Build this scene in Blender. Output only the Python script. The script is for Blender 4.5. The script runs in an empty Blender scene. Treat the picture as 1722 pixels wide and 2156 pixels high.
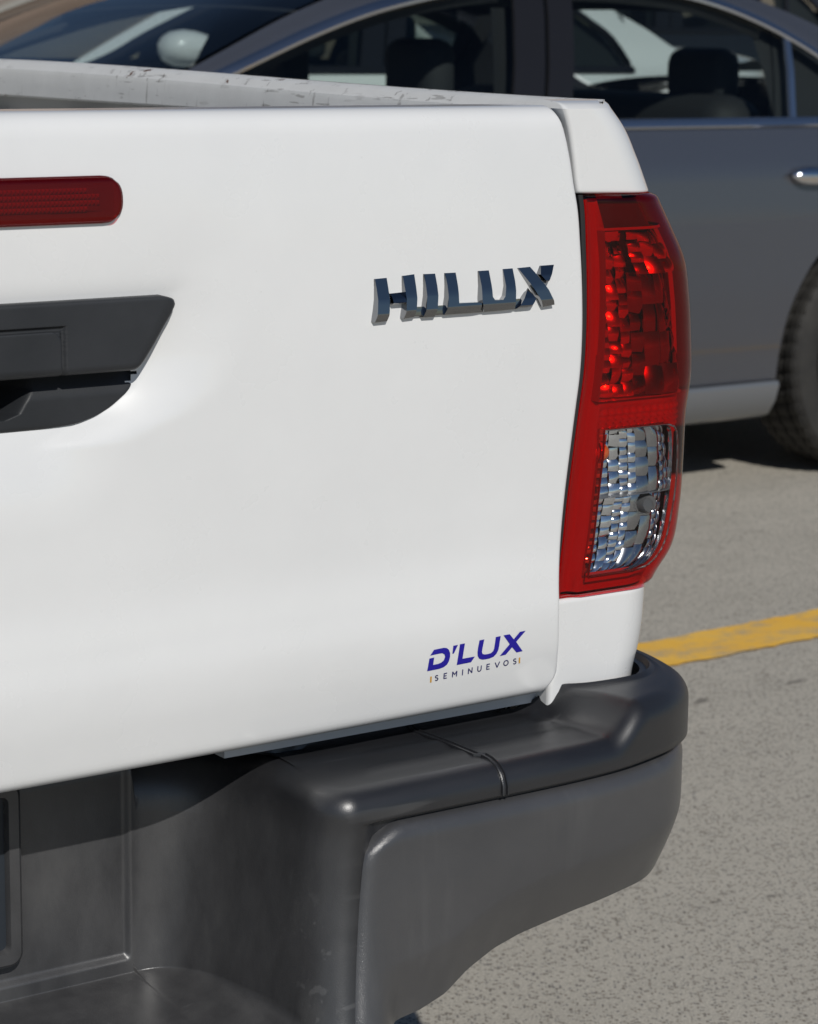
import bpy, bmesh, math, random
import numpy as np
from math import sin, cos, tan, atan, pi, radians, sqrt, hypot
from mathutils import Matrix, Vector

random.seed(7)
rng = np.random.default_rng(7)
scene = bpy.context.scene
COL = scene.collection

# ---------------------------------------------------------------- camera
# truck frame: X to the truck's right (0 = right end of the tailgate), Y forward, Z up, metres
F, CX, CY = 5200.0, 861.0, 1078.0            # measured on a 1722 x 2156 view of the photograph
PSI, HOR, ROLL, CAM_H = radians(35), 56.0, 0.012, 1.25
_p = atan((CY - HOR) / F)
_fh = np.array([sin(PSI), cos(PSI), 0.0])
FW = _fh * cos(_p) - np.array([0, 0, 1.0]) * sin(_p)
_r0 = np.array([cos(PSI), -sin(PSI), 0.0])
_u0 = np.cross(_r0, FW)
RT = _r0 * cos(ROLL) + _u0 * sin(ROLL)
UP = -_r0 * sin(ROLL) + _u0 * cos(ROLL)


def ray(x, y):
    return FW + (x - CX) / F * RT - (y - CY) / F * UP


_c = -2.2 * ray(1225, 700)
CAM = np.array([_c[0], _c[1], CAM_H])

cam = bpy.data.cameras.new("camera")
cam.sensor_fit = 'HORIZONTAL'
cam.sensor_width = 24.0
cam.lens = 24.0 * F / 1722.0
cam.clip_start = 0.05
cam.clip_end = 3000
cam.dof.use_dof = True
cam.dof.focus_distance = 2.08
cam.dof.aperture_fstop = 13.0
camo = bpy.data.objects.new("camera", cam)
COL.objects.link(camo)
camo.matrix_world = Matrix(((RT[0], UP[0], -FW[0], CAM[0]), (RT[1], UP[1], -FW[1], CAM[1]),
                            (RT[2], UP[2], -FW[2], CAM[2]), (0, 0, 0, 1)))
scene.camera = camo

# ---------------------------------------------------------------- sky, sun, exposure
SUN_AZ, SUN_EL = radians(17), radians(38)     # light travels 17 deg right of the truck's forward axis
world = bpy.data.worlds.new("World")
scene.world = world
world.use_nodes = True
wn = world.node_tree.nodes
sky = wn.new('ShaderNodeTexSky')
sky.sky_type = 'NISHITA'
sky.sun_disc = False
sky.sun_elevation = SUN_EL
_sv = Vector((-sin(SUN_AZ) * cos(SUN_EL), -cos(SUN_AZ) * cos(SUN_EL), sin(SUN_EL)))   # towards the sun
sky.sun_rotation = math.atan2(_sv.x, _sv.y)
sky.altitude = 1500
sky.air_density = 1.0
sky.dust_density = 0.4
sky.ozone_density = 3.0
bg = wn['Background']
bg.inputs['Strength'].default_value = 0.05
world.node_tree.links.new(sky.outputs[0], bg.inputs[0])

sun = bpy.data.lights.new("sun", 'SUN')
sun.energy = 3.3
sun.angle = radians(0.53)
sun.color = (1.0, 0.968, 0.918)
suno = bpy.data.objects.new("sun", sun)
COL.objects.link(suno)
suno.rotation_euler = _sv.to_track_quat('Z', 'Y').to_euler()
suno.location = (-3, -8, 8)

scene.view_settings.view_transform = 'Standard'
scene.view_settings.look = 'None'
scene.view_settings.exposure = -0.12
scene.view_settings.gamma = 1.0
scene.view_settings.use_curve_mapping = False
scene.render.engine = 'CYCLES'
scene.cycles.transparent_max_bounces = 24
scene.cycles.max_bounces = 12
scene.cycles.sample_clamp_indirect = 6.0


# ---------------------------------------------------------------- node helpers
class NT:
    def __init__(self, name):
        self.m = bpy.data.materials.new(name)
        self.m.use_nodes = True
        self.t = self.m.node_tree
        self.n = self.t.nodes
        self.bsdf = self.n['Principled BSDF']
        self.out = self.n['Material Output']
        self.tc = None

    def link(self, a, b):
        self.t.links.new(a, b)

    def coord(self, scale=(1, 1, 1), rot=(0, 0, 0)):
        if self.tc is None:
            self.tc = self.n.new('ShaderNodeNewGeometry')
        mp = self.n.new('ShaderNodeMapping')
        mp.inputs['Scale'].default_value = scale
        mp.inputs['Rotation'].default_value = rot
        self.link(self.tc.outputs['Position'], mp.inputs['Vector'])
        return mp.outputs[0]

    def noise(self, scale, detail=4, rough=.6, vec=None, dist=0.0):
        x = self.n.new('ShaderNodeTexNoise')
        x.inputs['Scale'].default_value = scale
        x.inputs['Detail'].default_value = detail
        x.inputs['Roughness'].default_value = rough
        x.inputs['Distortion'].default_value = dist
        self.link(vec if vec is not None else self.coord(), x.inputs['Vector'])
        return x.outputs['Fac']

    def voronoi(self, scale, vec=None, feature='F1', out='Distance'):
        x = self.n.new('ShaderNodeTexVoronoi')
        x.feature = feature
        x.inputs['Scale'].default_value = scale
        self.link(vec if vec is not None else self.coord(), x.inputs['Vector'])
        return x.outputs[out]

    def ramp(self, fac, stops, interp='LINEAR'):
        r = self.n.new('ShaderNodeValToRGB')
        r.color_ramp.interpolation = interp
        el = r.color_ramp.elements
        while len(el) < len(stops):
            el.new(0.5)
        for e, (p, c) in zip(el, stops):
            e.position = p
            e.color = (c, c, c, 1) if isinstance(c, (int, float)) else (*c, 1)
        self.link(fac, r.inputs[0])
        return r.outputs[0]

    def mix(self, fac, a, b, mode='MIX'):
        x = self.n.new('ShaderNodeMix')
        x.data_type = 'RGBA'
        x.blend_type = mode
        for s, v in ((0, fac), (6, a), (7, b)):
            if isinstance(v, (int, float)):
                x.inputs[s].default_value = v if s == 0 else (v, v, v, 1)
            elif isinstance(v, tuple):
                x.inputs[s].default_value = (*v, 1)
            else:
                self.link(v, x.inputs[s])
        return x.outputs[2]

    def math(self, op, a, b=0.0):
        x = self.n.new('ShaderNodeMath')
        x.operation = op
        for i, v in enumerate((a, b)):
            if isinstance(v, (int, float)):
                x.inputs[i].default_value = v
            else:
                self.link(v, x.inputs[i])
        return x.outputs[0]

    def bump(self, height, strength=.3, dist=.002):
        b = self.n.new('ShaderNodeBump')
        b.inputs['Strength'].default_value = strength
        b.inputs['Distance'].default_value = dist
        self.link(height, b.inputs['Height'])
        self.link(b.outputs[0], self.bsdf.inputs['Normal'])

    def set(self, **kw):
        for k, v in kw.items():
            k = k.replace('_', ' ')
            s = self.bsdf.inputs[k]
            if hasattr(v, 'node'):
                self.link(v, s)
            elif isinstance(v, tuple):
                s.default_value = (*v, 1)
            else:
                s.default_value = v


M = {}


def simple(name, col, rough=.5, metal=0.0, coat=0.0, **kw):
    m = NT(name)
    m.set(Base_Color=col, Roughness=rough, Metallic=metal, Coat_Weight=coat, **kw)
    if coat:
        m.set(Coat_Roughness=.04)
    M[name] = m.m
    return m


def clear_glass(name, tint, ior=1.45, rough=0.0):
    """sheet glass or plastic lens: tinted transmission plus a clear surface reflection"""
    m = NT(name)
    m.n.remove(m.bsdf)
    tr = m.n.new('ShaderNodeBsdfTransparent')
    tr.inputs[0].default_value = (*tint, 1)
    gl = m.n.new('ShaderNodeBsdfGlossy')
    gl.inputs['Roughness'].default_value = rough
    ge = m.n.new('ShaderNodeNewGeometry')
    dt = m.n.new('ShaderNodeVectorMath')
    dt.operation = 'DOT_PRODUCT'
    m.link(ge.outputs['Incoming'], dt.inputs[0])
    m.link(ge.outputs['Normal'], dt.inputs[1])
    f0 = ((ior - 1) / (ior + 1))**2
    c = m.math('SUBTRACT', 1.0, m.math('ABSOLUTE', dt.outputs['Value']))
    fres = m.math('ADD', m.math('MULTIPLY', m.math('POWER', c, 5.0), 1 - f0), f0)
    mx = m.n.new('ShaderNodeMixShader')
    m.link(fres, mx.inputs[0])
    m.link(tr.outputs[0], mx.inputs[1])
    m.link(gl.outputs[0], mx.inputs[2])
    m.link(mx.outputs[0], m.out.inputs[0])
    M[name] = m.m


# white paint of the truck: faint dust and a few specks
m = NT('white_paint')
dust = m.ramp(m.noise(5.0, 6, .65), [(.35, (.775, .779, .775)), (.75, (.735, .740, .737))])
speck = m.ramp(m.voronoi(48.0, m.coord((1, .4, 1))), [(.0, 1.0), (.028, 1.0), (.04, 0.0)])
gate = m.ramp(m.noise(3.3, 3), [(.56, 0.0), (.62, 1.0)])
sp = m.mix(1.0, speck, gate, 'MULTIPLY')
m.set(Base_Color=m.mix(m.math('MULTIPLY', sp, .30), dust, (.42, .40, .37)),
      Roughness=m.ramp(m.noise(9.0, 5), [(.3, .24), (.8, .36)]), Coat_Weight=.8, Coat_Roughness=.05)
m.bump(m.noise(2.6, 2, .4), .05, .02)
M['white_paint'] = m.m

# the worn bed rail: scuffs, chips down to rust
m = NT('worn_white_paint')
base = m.ramp(m.noise(11, 6, .7), [(.3, (.74, .74, .72)), (.62, (.66, .66, .64)), (.85, (.50, .48, .44))])
scr = m.ramp(m.noise(95, 3, .5, m.coord((1, .22, 2.2), (.5, 0, 0))), [(.62, 0.0), (.66, 1.0)])
scr2 = m.ramp(m.noise(90, 3, .5, m.coord((1, 1.2, .16), (.25, 0, 0))), [(.625, 0.0), (.66, 1.0)])
g2 = m.ramp(m.noise(7, 3), [(.42, 0.0), (.52, 1.0)])
both = m.mix(1.0, m.mix(1.0, scr, scr2, 'ADD'), g2, 'MULTIPLY')
c1 = m.mix(m.math('MULTIPLY', both, .5), base, (.14, .125, .11))
rust = m.ramp(m.noise(34, 5, .65, m.coord((1, .8, 1))), [(.68, 0.0), (.70, 1.0)])
m.set(Base_Color=m.mix(rust, c1, (.12, .055, .025)), Roughness=.42)
M['worn_white_paint'] = m.m

# grained black bumper plastic: dusty streaks, rub marks
m = NT('step_plastic')
pos = m.n.new('ShaderNodeSeparateXYZ')
m.link(m.coord(), pos.inputs[0])
st = m.noise(7, 5, .6, m.coord((.5, 2.0, 2.6)))
sm = m.noise(26, 5, .65, m.coord((1, 1, .45)))
col = m.ramp(st, [(.32, (.010, .0105, .013)), (.58, (.016, .0165, .019)), (.8, (.030, .030, .032))])
# the recess in the middle has greyed with age and road dirt
old = m.ramp(sm, [(.3, (.036, .036, .038)), (.55, (.054, .054, .056)), (.8, (.078, .078, .078))])
fx = m.n.new('ShaderNodeMapRange')
fx.inputs[1].default_value, fx.inputs[2].default_value = -.305, -.345
m.link(pos.outputs[0], fx.inputs[0])
fz = m.n.new('ShaderNodeMapRange')
fz.inputs[1].default_value, fz.inputs[2].default_value = .640, .590
m.link(pos.outputs[2], fz.inputs[0])
col = m.mix(m.math('MULTIPLY', fx.outputs[0], fz.outputs[0]), col, old)
scu = m.ramp(m.noise(150, 2, .5, m.coord((.045, .8, .6), (0, 0, .16))), [(.63, 0.0), (.70, 1.0)])
sg = m.ramp(m.noise(6, 2), [(.56, 0.0), (.66, 1.0)])
sl = m.ramp(m.noise(5.5, 3, .6, m.coord((1.2, 1.8, 1))), [(.50, 0.0), (.60, 1.0)])
lo_ = m.n.new('ShaderNodeMapRange')
lo_.inputs[1].default_value, lo_.inputs[2].default_value = .436, .424
m.link(pos.outputs[2], lo_.inputs[0])
amt = m.math('ADD', m.math('MULTIPLY', m.mix(1.0, scu, sg, 'MULTIPLY'), .10), m.math('MULTIPLY', m.math('MULTIPLY', m.mix(1.0, scu, sl, 'MULTIPLY'), lo_.outputs[0]), .55))
m.set(Base_Color=m.mix(amt, col, (.34, .34, .34)),
      Roughness=m.ramp(st, [(.3, .33), (.8, .43)]), Specular_IOR_Level=.95)
m.bump(m.noise(900, 2), .22, .0006)
M['step_plastic'] = m.m

m = NT('panel_plastic')
st = m.noise(5, 5, .6, m.coord((1.2, 1, 1.6)))
drip = m.noise(30, 4, .6, m.coord((1, 1, .12)))
col = m.ramp(st, [(.3, (.046, .047, .051)), (.75, (.066, .066, .069))])
m.set(Base_Color=m.mix(m.math('MULTIPLY', m.ramp(drip, [(.55, 0.0), (.75, 1.0)]), .25), col, (.12, .12, .12)),
      Roughness=.28, Specular_IOR_Level=1.0)
m.bump(m.noise(1500, 2), .4, .0006)
M['panel_plastic'] = m.m

m = NT('bezel_plastic')
st = m.noise(12, 5, .6)
m.set(Base_Color=m.ramp(st, [(.3, (.017, .019, .022)), (.8, (.030, .032, .036))]), Roughness=.52)
m.bump(m.noise(1000, 2), .25, .0005)
M['bezel_plastic'] = m.m

simple('rubber', (.012, .012, .013), .6)
simple('dark_steel', (.02, .021, .023), .6)
simple('chrome', (.62, .64, .67), .07, 1.0)
simple('badge_chrome', (.30, .305, .315), .05, 1.0)
simple('sticker_blue', (.012, .006, .30), .35)
simple('sticker_navy', (.015, .014, .12), .4)
simple('sticker_yellow', (.62, .32, .02), .4)
simple('inner_white', (.50, .53, .56), .5)
simple('bed_floor_paint', (.42, .42, .41), .55)
simple('reflector', (.86, .87, .89), .09, 1.0)
simple('upper_mirror', (.90, .88, .86), .17, 1.0)
simple('dark_reflection_mirror', (.34, .32, .32), .14, 1.0)  # darker copy of the upper mirror: dark reflections put into its colour
simple('grey_mirror', (.42, .42, .43), .14, 1.0)  # reflector metal darkened so its colour stands for dimmer reflections
simple('reflector_satin', (.55, .55, .56), .22, 1.0)
simple('red_housing', (.32, .010, .008), .28, 0, .6)
simple('optic_red', (.16, .007, .006), .3)
simple('mid_red_housing', (.085, .004, .004), .3)
simple('dark_red_housing', (.05, .004, .004), .4)
simple('lamp_grey', (.10, .10, .10), .4)
simple('amber', (.55, .10, .01), .15, 0, 1.0)
clear_glass('red_lens', (.93, .030, .016), 1.46)
clear_glass('clear_lens', (.95, .96, .97), 1.40)
clear_glass('window_glass', (.70, .76, .74), 1.45)
clear_glass('screen_glass', (.70, .76, .76), 1.40)
simple('trim_black', (.012, .012, .014), .25)
simple('cabin_dark', (.018, .018, .02), .7)
simple('cabin_grey', (.028, .030, .034), .8)
simple('satin_trim', (.62, .64, .68), .22, 1.0)
simple('handle_chrome', (.70, .71, .73), .10, 1.0)
simple('skirt_paint', (.20, .21, .225), .35, .5, .6)
simple('wheel_alloy', (.35, .36, .37), .3, 1.0)
simple('car_white', (.78, .80, .79), .3, 0, .8)
simple('car_black', (.015, .015, .017), .3, 0, .8)
m = simple('sedan_paint', (.10, .108, .130), .26, .6, 1.0)
fl = m.noise(2500, 1)
m.set(Base_Color=m.ramp(fl, [(.3, (.088, .095, .115)), (.7, (.118, .127, .152))]))

m = NT('tyre_rubber')
m.set(Base_Color=m.ramp(m.noise(14, 5), [(.3, (.018, .0175, .017)), (.8, (.038, .036, .032))]), Roughness=.75)
M['tyre_rubber'] = m.m

# worn exposed-aggregate pavement
m = NT('pavement')
big = m.noise(.55, 6, .6)
med = m.noise(3.0, 6, .65, m.coord((1, 1.8, 1), (0, 0, .2)))
base = m.ramp(big, [(.3, (.385, .365, .318)), (.7, (.50, .472, .412))])
base = m.mix(.55, base, m.ramp(med, [(.3, (.345, .322, .275)), (.7, (.555, .515, .44))]))
cell = m.n.new('ShaderNodeTexVoronoi')
cell.inputs['Scale'].default_value = 215
cell.inputs['Randomness'].default_value = 1.0
warp = m.n.new('ShaderNodeVectorMath')
warp.operation = 'ADD'
_wn = m.n.new('ShaderNodeTexNoise')
_wn.inputs['Scale'].default_value = 90
_wn.inputs['Detail'].default_value = 3
m.link(m.coord(), _wn.inputs['Vector'])
_ws = m.n.new('ShaderNodeVectorMath')
_ws.operation = 'SCALE'
_ws.inputs['Scale'].default_value = .006
m.link(_wn.outputs['Color'], _ws.inputs[0])
m.link(m.coord((1, 1, 1), (0, 0, .6)), warp.inputs[0])
m.link(_ws.outputs[0], warp.inputs[1])
warp = warp.outputs[0]
m.link(warp, cell.inputs['Vector'])
sep = m.n.new('ShaderNodeSeparateColor')
m.link(cell.outputs['Color'], sep.inputs[0])
dark = m.ramp(sep.outputs[0], [(.72, 0.0), (.75, 1.0)])
hue = m.ramp(sep.outputs[2], [(.25, (.055, .06, .075)), (.6, (.10, .085, .07)), (.9, (.16, .13, .10))])
lite = m.ramp(sep.outputs[1], [(.72, 0.0), (.75, 1.0)])
core = m.ramp(cell.outputs['Distance'], [(.46, 1.0), (.62, 0.0)])
base = m.mix(m.math('MULTIPLY', m.mix(1.0, lite, core, 'MULTIPLY'), .55), base, (.60, .56, .48))
fine = m.noise(300, 4, .75)
base = m.mix(.52, base, m.ramp(fine, [(.3, (.16, .148, .125)), (.7, (.78, .725, .62))]))
base = m.mix(m.math('MULTIPLY', m.mix(1.0, dark, core, 'MULTIPLY'), .74), base, hue)
stain = m.ramp(m.noise(7.5, 3, .5, m.coord((1, 2.2, 1), (0, 0, .5))), [(.69, 0.0), (.73, 1.0)])
oil = m.ramp(m.noise(1.9, 4, .6), [(.62, 0.0), (.78, 1.0)])
base = m.mix(m.math('MULTIPLY', oil, .25), base, (.09, .085, .075))
base = m.mix(m.math('MULTIPLY', stain, .6), base, (.06, .055, .05))
m.set(Base_Color=base, Roughness=.85, Specular_IOR_Level=.3)
m.bump(m.mix(.5, cell.outputs['Distance'], fine), .45, .004)
M['pavement'] = m.m

m = NT('yellow_line_paint')
w = m.noise(9, 7, .72, m.coord((1, 1.6, 1)))
c = m.ramp(m.noise(4, 5, .6), [(.3, (.86, .46, .045)), (.7, (.90, .55, .10))])
grit = m.noise(260, 3, .7)
wear = m.ramp(m.math('ADD', m.math('MULTIPLY', w, .8), m.math('MULTIPLY', grit, .25)), [(.50, 0.0), (.64, 1.0)])
m.set(Base_Color=m.mix(m.math('MULTIPLY', wear, .75), c, (.42, .36, .25)), Roughness=.75)
m.bump(grit, .3, .003)
M['yellow_line_paint'] = m.m

m = NT('beige_render')
m.set(Base_Color=m.ramp(m.noise(1.2, 6), [(.3, (.30, .22, .17)), (.7, (.37, .28, .22))]), Roughness=.9)
M['beige_render'] = m.m


# ---------------------------------------------------------------- object helpers
def empty(name, loc=(0, 0, 0)):
    o = bpy.data.objects.new(name, None)
    o.empty_display_size = .2
    COL.objects.link(o)
    o.location = loc
    return o


def tag(o, label=None, cat=None, group=None, kind=None):
    for k, v in (('label', label), ('category', cat), ('group', group), ('kind', kind)):
        if v:
            o[k] = v
    return o


def add(name, verts, faces, mat, parent=None, smooth=True, sharp=None):
    me = bpy.data.meshes.new(name)
    me.from_pydata([tuple(map(float, v)) for v in verts], [], [tuple(int(i) for i in f) for f in faces])
    me.materials.append(M[mat])
    if smooth:
        me.polygons.foreach_set('use_smooth', [True] * len(me.polygons))
        if sharp:
            me.set_sharp_from_angle(angle=radians(sharp))
    me.update()
    o = bpy.data.objects.new(name, me)
    COL.objects.link(o)
    if parent is not None:
        o.parent = parent
        # everything is written in world coordinates: undo the root's offset
        r = parent
        off = Vector((0, 0, 0))
        while r is not None:
            off += r.location
            r = r.parent
        if off.length > 0:
            me.transform(Matrix.Translation(-off))
    return o


class MB:
    """collects vertices and faces of ONE part"""
    def __init__(self):
        self.v, self.f = [], []

    def grid(self, P, keep=None, flip=False, closed=False):
        P = np.asarray(P, float)
        n, k = P.shape[:2]
        b = len(self.v)
        self.v.extend(P.reshape(-1, 3).tolist())
        for i in range(n - 1):
            for j in range(k if closed else k - 1):
                if keep is not None and not keep[i, j]:
                    continue
                j2 = (j + 1) % k
                q = (b + i * k + j, b + i * k + j2, b + (i + 1) * k + j2, b + (i + 1) * k + j)
                self.f.append(q[::-1] if flip else q)
        return self

    def poly(self, pts, flip=False):
        b = len(self.v)
        self.v.extend([tuple(p) for p in pts])
        q = tuple(range(b, b + len(pts)))
        self.f.append(q[::-1] if flip else q)
        return self

    def box(self, a, b, rot=None):
        (x0, y0, z0), (x1, y1, z1) = a, b
        k = len(self.v)
        self.v.extend([(x0, y0, z0), (x1, y0, z0), (x1, y1, z0), (x0, y1, z0), (x0, y0, z1), (x1, y0, z1), (x1, y1, z1), (x0, y1, z1)])
        for f in ((0, 3, 2, 1), (4, 5, 6, 7), (0, 1, 5, 4), (1, 2, 6, 5), (2, 3, 7, 6), (3, 0, 4, 7)):
            self.f.append(tuple(k + i for i in f))
        return self

    def tube(self, path, r, seg=10, cap=True):
        path = np.asarray(path, float)
        rr = np.broadcast_to(np.asarray(r, float), (len(path),))
        rows = []
        prev = None
        for i, p in enumerate(path):
            t = path[min(i + 1, len(path) - 1)] - path[max(i - 1, 0)]
            t /= np.linalg.norm(t) + 1e-12
            a = np.array([0, 0, 1.0]) if abs(t[2]) < .9 else np.array([1.0, 0, 0])
            if prev is not None:
                a = prev
            s = np.cross(t, a)
            s /= np.linalg.norm(s)
            a = np.cross(s, t)
            prev = a
            rows.append([p + rr[i] * (cos(2 * pi * k / seg) * s + sin(2 * pi * k / seg) * a) for k in range(seg)])
        self.grid(rows, closed=True, flip=True)
        if cap:
            self.poly(rows[0]), self.poly(rows[-1], True)
        return self

    def build(self, name, mat, parent=None, smooth=True, sharp=None):
        return add(name, self.v, self.f, mat, parent, smooth, sharp)


def rounded_box(name, a, b, r, mat, parent, seg=3):
    me = bpy.data.meshes.new(name)
    bm = bmesh.new()
    bmesh.ops.create_cube(bm, size=1)
    a, b = np.array(a, float), np.array(b, float)
    for v in bm.verts:
        v.co = Vector((a + b) / 2 + np.array(v.co) * (b - a))
    bmesh.ops.bevel(bm, geom=bm.edges[:], offset=r, segments=seg, affect='EDGES', profile=.5)
    V = [tuple(v.co) for v in bm.verts]
    bm.verts.index_update()
    Fc = [tuple(v.index for v in f.verts) for f in bm.faces]
    bm.free()
    bpy.data.meshes.remove(me)
    return add(name, V, Fc, mat, parent, True)


def sstep(a, b, x):
    t = np.clip((np.asarray(x, float) - a) / (b - a), 0, 1)
    return t * t * (3 - 2 * t)


def spline(xs, ys):
    """smooth interpolation through knots (Catmull-Rom on a table)"""
    xs, ys = np.array(xs, float), np.array(ys, float)
    o = np.argsort(xs)
    xs, ys = xs[o], ys[o]
    mt = np.gradient(ys, xs)

    def f(x):
        x = np.clip(np.asarray(x, float), xs[0], xs[-1])
        i = np.clip(np.searchsorted(xs, x) - 1, 0, len(xs) - 2)
        h = xs[i + 1] - xs[i]
        t = (x - xs[i]) / h
        return ((2 * t**3 - 3 * t**2 + 1) * ys[i] + (t**3 - 2 * t**2 + t) * h * mt[i]
                + (-2 * t**3 + 3 * t**2) * ys[i + 1] + (t**3 - t**2) * h * mt[i + 1])
    return f


def roll(d, r):
    """how far a rounded edge of radius r has dropped at distance d from the edge"""
    d = np.clip(d, 0, r)
    return r - np.sqrt(np.maximum(r * r - (r - d)**2, 0))


def on_Y(x, y, Y=0.0):
    q = ray(x, y)
    return CAM + (Y - CAM[1]) / q[1] * q


def on_Z(x, y, Z=0.0):
    q = ray(x, y)
    return CAM + (Z - CAM[2]) / q[2] * q


def on_surf(x, y, fun, Y0=0.0):
    """point of a surface Y = fun(X, Z) seen at a measured place"""
    Y = Y0
    for _ in range(12):
        p = on_Y(x, y, Y)
        Y = float(fun(p[0], p[2]))
    return on_Y(x, y, Y)


def proj(P):
    v = np.asarray(P, float) - CAM
    w = v @ FW
    return CX + F * (v @ RT) / w, CY - F * (v @ UP) / w


# ================================================================ ground
def build_ground():
    b = MB()
    b.poly([(-60, -60, 0), (90, -60, 0), (90, 120, 0), (-60, 120, 0)])
    g = b.build('pavement', 'pavement', None, False)
    tag(g, kind='structure')
    b = MB()
    xs = np.linspace(-1.5, 6.0, 420)
    rows = [[(x, 1.835 + .04 * x + random.uniform(-.005, .005), .004) for x in xs],
            [(x, 2.000 + .045 * x + random.uniform(-.005, .005), .004) for x in xs]]
    y = b.grid(rows).build('parking_line', 'yellow_line_paint', None, False)
    tag(y, kind='structure')


build_ground()

# ================================================================ pickup truck
truck = empty('pickup_truck', (-.70, 0, 0))
tag(truck, 'white pickup truck with black step bumper, red tail lamp and lettered tailgate in the foreground', 'pickup truck')

ZT, ZB = 1.184, 0.661
_prof = spline([0, .03, .07, .14, .25, .40, .55, .66, .74, .80, .85, .90, .95, 1.0],
               [.000, .003, .0055, .0085, .0115, .0135, .0140, .0142, .0155, .0195, .0225, .0215, .0175, .0125])


def Tb(X, z):
    """tailgate skin without the dish round the handle"""
    t = (ZT - np.asarray(z, float)) / (ZT - ZB)
    return -.012 * (1 - ((np.asarray(X, float) + .7) / .7)**2) - _prof(np.clip(t, 0, 1))


_bw = spline([.930, .940, .950, .962, .986, 1.01, 1.035, 1.06], [.150, .178, .205, .226, .2485, .2605, .2735, .2805])


def bez_w(z):
    return _bw(z)


def dish(X, z):
    xp = np.abs(np.asarray(X, float) + .7)
    z = np.asarray(z, float)
    dx = np.maximum(xp - bez_w(z), 0)
    dz = np.maximum(np.maximum(.946 - z, z - 1.044), 0)
    d = np.sqrt((dx * 1.0)**2 + dz**2)
    low = 1 - sstep(.98, 1.06, z)
    return (.004 + .011 * low) * (1 - np.clip(d / .085, 0, 1))**2


def T(X, z):
    return Tb(X, z) + dish(X, z)


_edge_px = [(1174, 226), (1190, 270), (1203, 330), (1212, 390), (1219, 430), (1226, 520), (1230, 620), (1230, 700),
            (1225, 790), (1216, 860), (1203, 960), (1191, 1060), (1184, 1140), (1181, 1220), (1181, 1300), (1178, 1380),
            (1172, 1424), (1163, 1440)]
_e = np.array([on_surf(x, y, Tb) for x, y in _edge_px])
Xr = spline(_e[:, 2], _e[:, 0])

cb = [0, .0006, .0013, .0022, .0034, .005, .007, .010, .014, .02, .03]


def tailgate_holes(Xc, zc):
    xp = np.abs(Xc + .7)
    inb = (zc > .950) & (zc < 1.036) & (xp < np.minimum(bez_w(zc) - np.where(zc < .992, .002, .012), np.interp(zc, [.974, .982, .992], [.30, .2425, .2425])))
    inl = (zc > 9.1015) & (zc < 1.1345) & (xp < .2245 - .018 * (1 - np.sqrt(np.clip(1 - (np.abs(zc - 1.118) / .018)**2.6, 0, 1))))
    return ~(inb | inl)


def build_tailgate():
    zs = sorted(set([ZB + c for c in cb] + [ZT - c for c in cb] + list(np.linspace(ZB + .03, ZT - .03, 190))))
    zs = np.array(zs)
    P = []
    for z in zs:
        xr = float(Xr(z)) - (.0 if z > ZB + .014 else (.014 - sqrt(max(.014**2 - (ZB + .014 - z)**2, 0))))
        xl = -1.4 - xr
        us = [xl + c for c in cb] + list(np.linspace(xl + .034, xr - .034, 250)) + [xr - c for c in cb[::-1]]
        X = np.array(us)
        dr = np.minimum(xr - X, X - xl)
        y = T(X, z) + roll(dr, .0045) + roll(z - ZB, .010) + roll(ZT - z, .017)
        P.append(np.stack([X, y, np.full_like(X, z)], 1))
    P = np.array(P)
    Cn = (P[:-1, :-1] + P[1:, 1:]) / 2
    keep = tailgate_holes(Cn[..., 0], Cn[..., 2])
    b = MB().grid(P, keep)
    # return flanges all round
    n, k = P.shape[:2]
    loop = [P[0, j] for j in range(k)] + [P[i, k - 1] for i in range(1, n)] + [P[n - 1, j] for j in range(k - 2, -1, -1)] + [P[i, 0] for i in range(n - 2, 0, -1)]
    loop = np.array(loop)
    back = loop.copy()
    back[:, 1] = np.where(back[:, 2] < ZB + .004, back[:, 1] + .014, np.maximum(back[:, 1] + .045, .045))
    b.grid([loop, back], closed=True, flip=True)
    # inner skin towards the bed
    b.poly([(-1.37, .046, .67), (-.03, .046, .67), (-.03, .046, 1.183), (-1.37, .046, 1.183)], True)
    return b.build('tailgate', 'white_paint', truck, True, 45)


tailgate = build_tailgate()


def sym_pad(name, mat, parent, z0, z1, w, yfun, r_side=.004, r_top=.004, r_bot=.004, nz=40, nx=60, x_max=None, skirt=.012, keepf=None):
    """a panel symmetrical about the truck's centre line: half width w(z), face at yfun(X, z)"""
    e = [0, .0004, .0010, .0018, .0028, .004, .006]
    zs = np.array(sorted(set([z0 + c for c in e] + [z1 - c for c in e] + list(np.linspace(z0 + .007, z1 - .007, nz)))))
    P = []
    for z in zs:
        h = float(w(z))
        X = -.7 + np.array([-h + c for c in e] + list(np.linspace(-h + .008, h - .008, nx)) + [h - c for c in e[::-1]])
        dr = h - np.abs(X + .7)
        y = yfun(X, np.full_like(X, z)) + roll(dr, r_side) + roll(z - z0, r_bot) + roll(z1 - z, r_top)
        P.append(np.stack([X, y, np.full_like(X, z)], 1))
    P = np.array(P)
    keep = None
    if keepf is not None:
        Cn = (P[:-1, :-1] + P[1:, 1:]) / 2
        keep = keepf(Cn[..., 0], Cn[..., 2])
    b = MB().grid(P, keep)
    n, k = P.shape[:2]
    loop = np.array([P[0, j] for j in range(k)] + [P[i, k - 1] for i in range(1, n)] + [P[n - 1, j] for j in range(k - 2, -1, -1)] + [P[i, 0] for i in range(n - 2, 0, -1)])
    back = loop.copy()
    back[:, 1] += skirt
    b.grid([loop, back], closed=True, flip=True)
    return b.build(name, mat, parent, True, 50)


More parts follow.
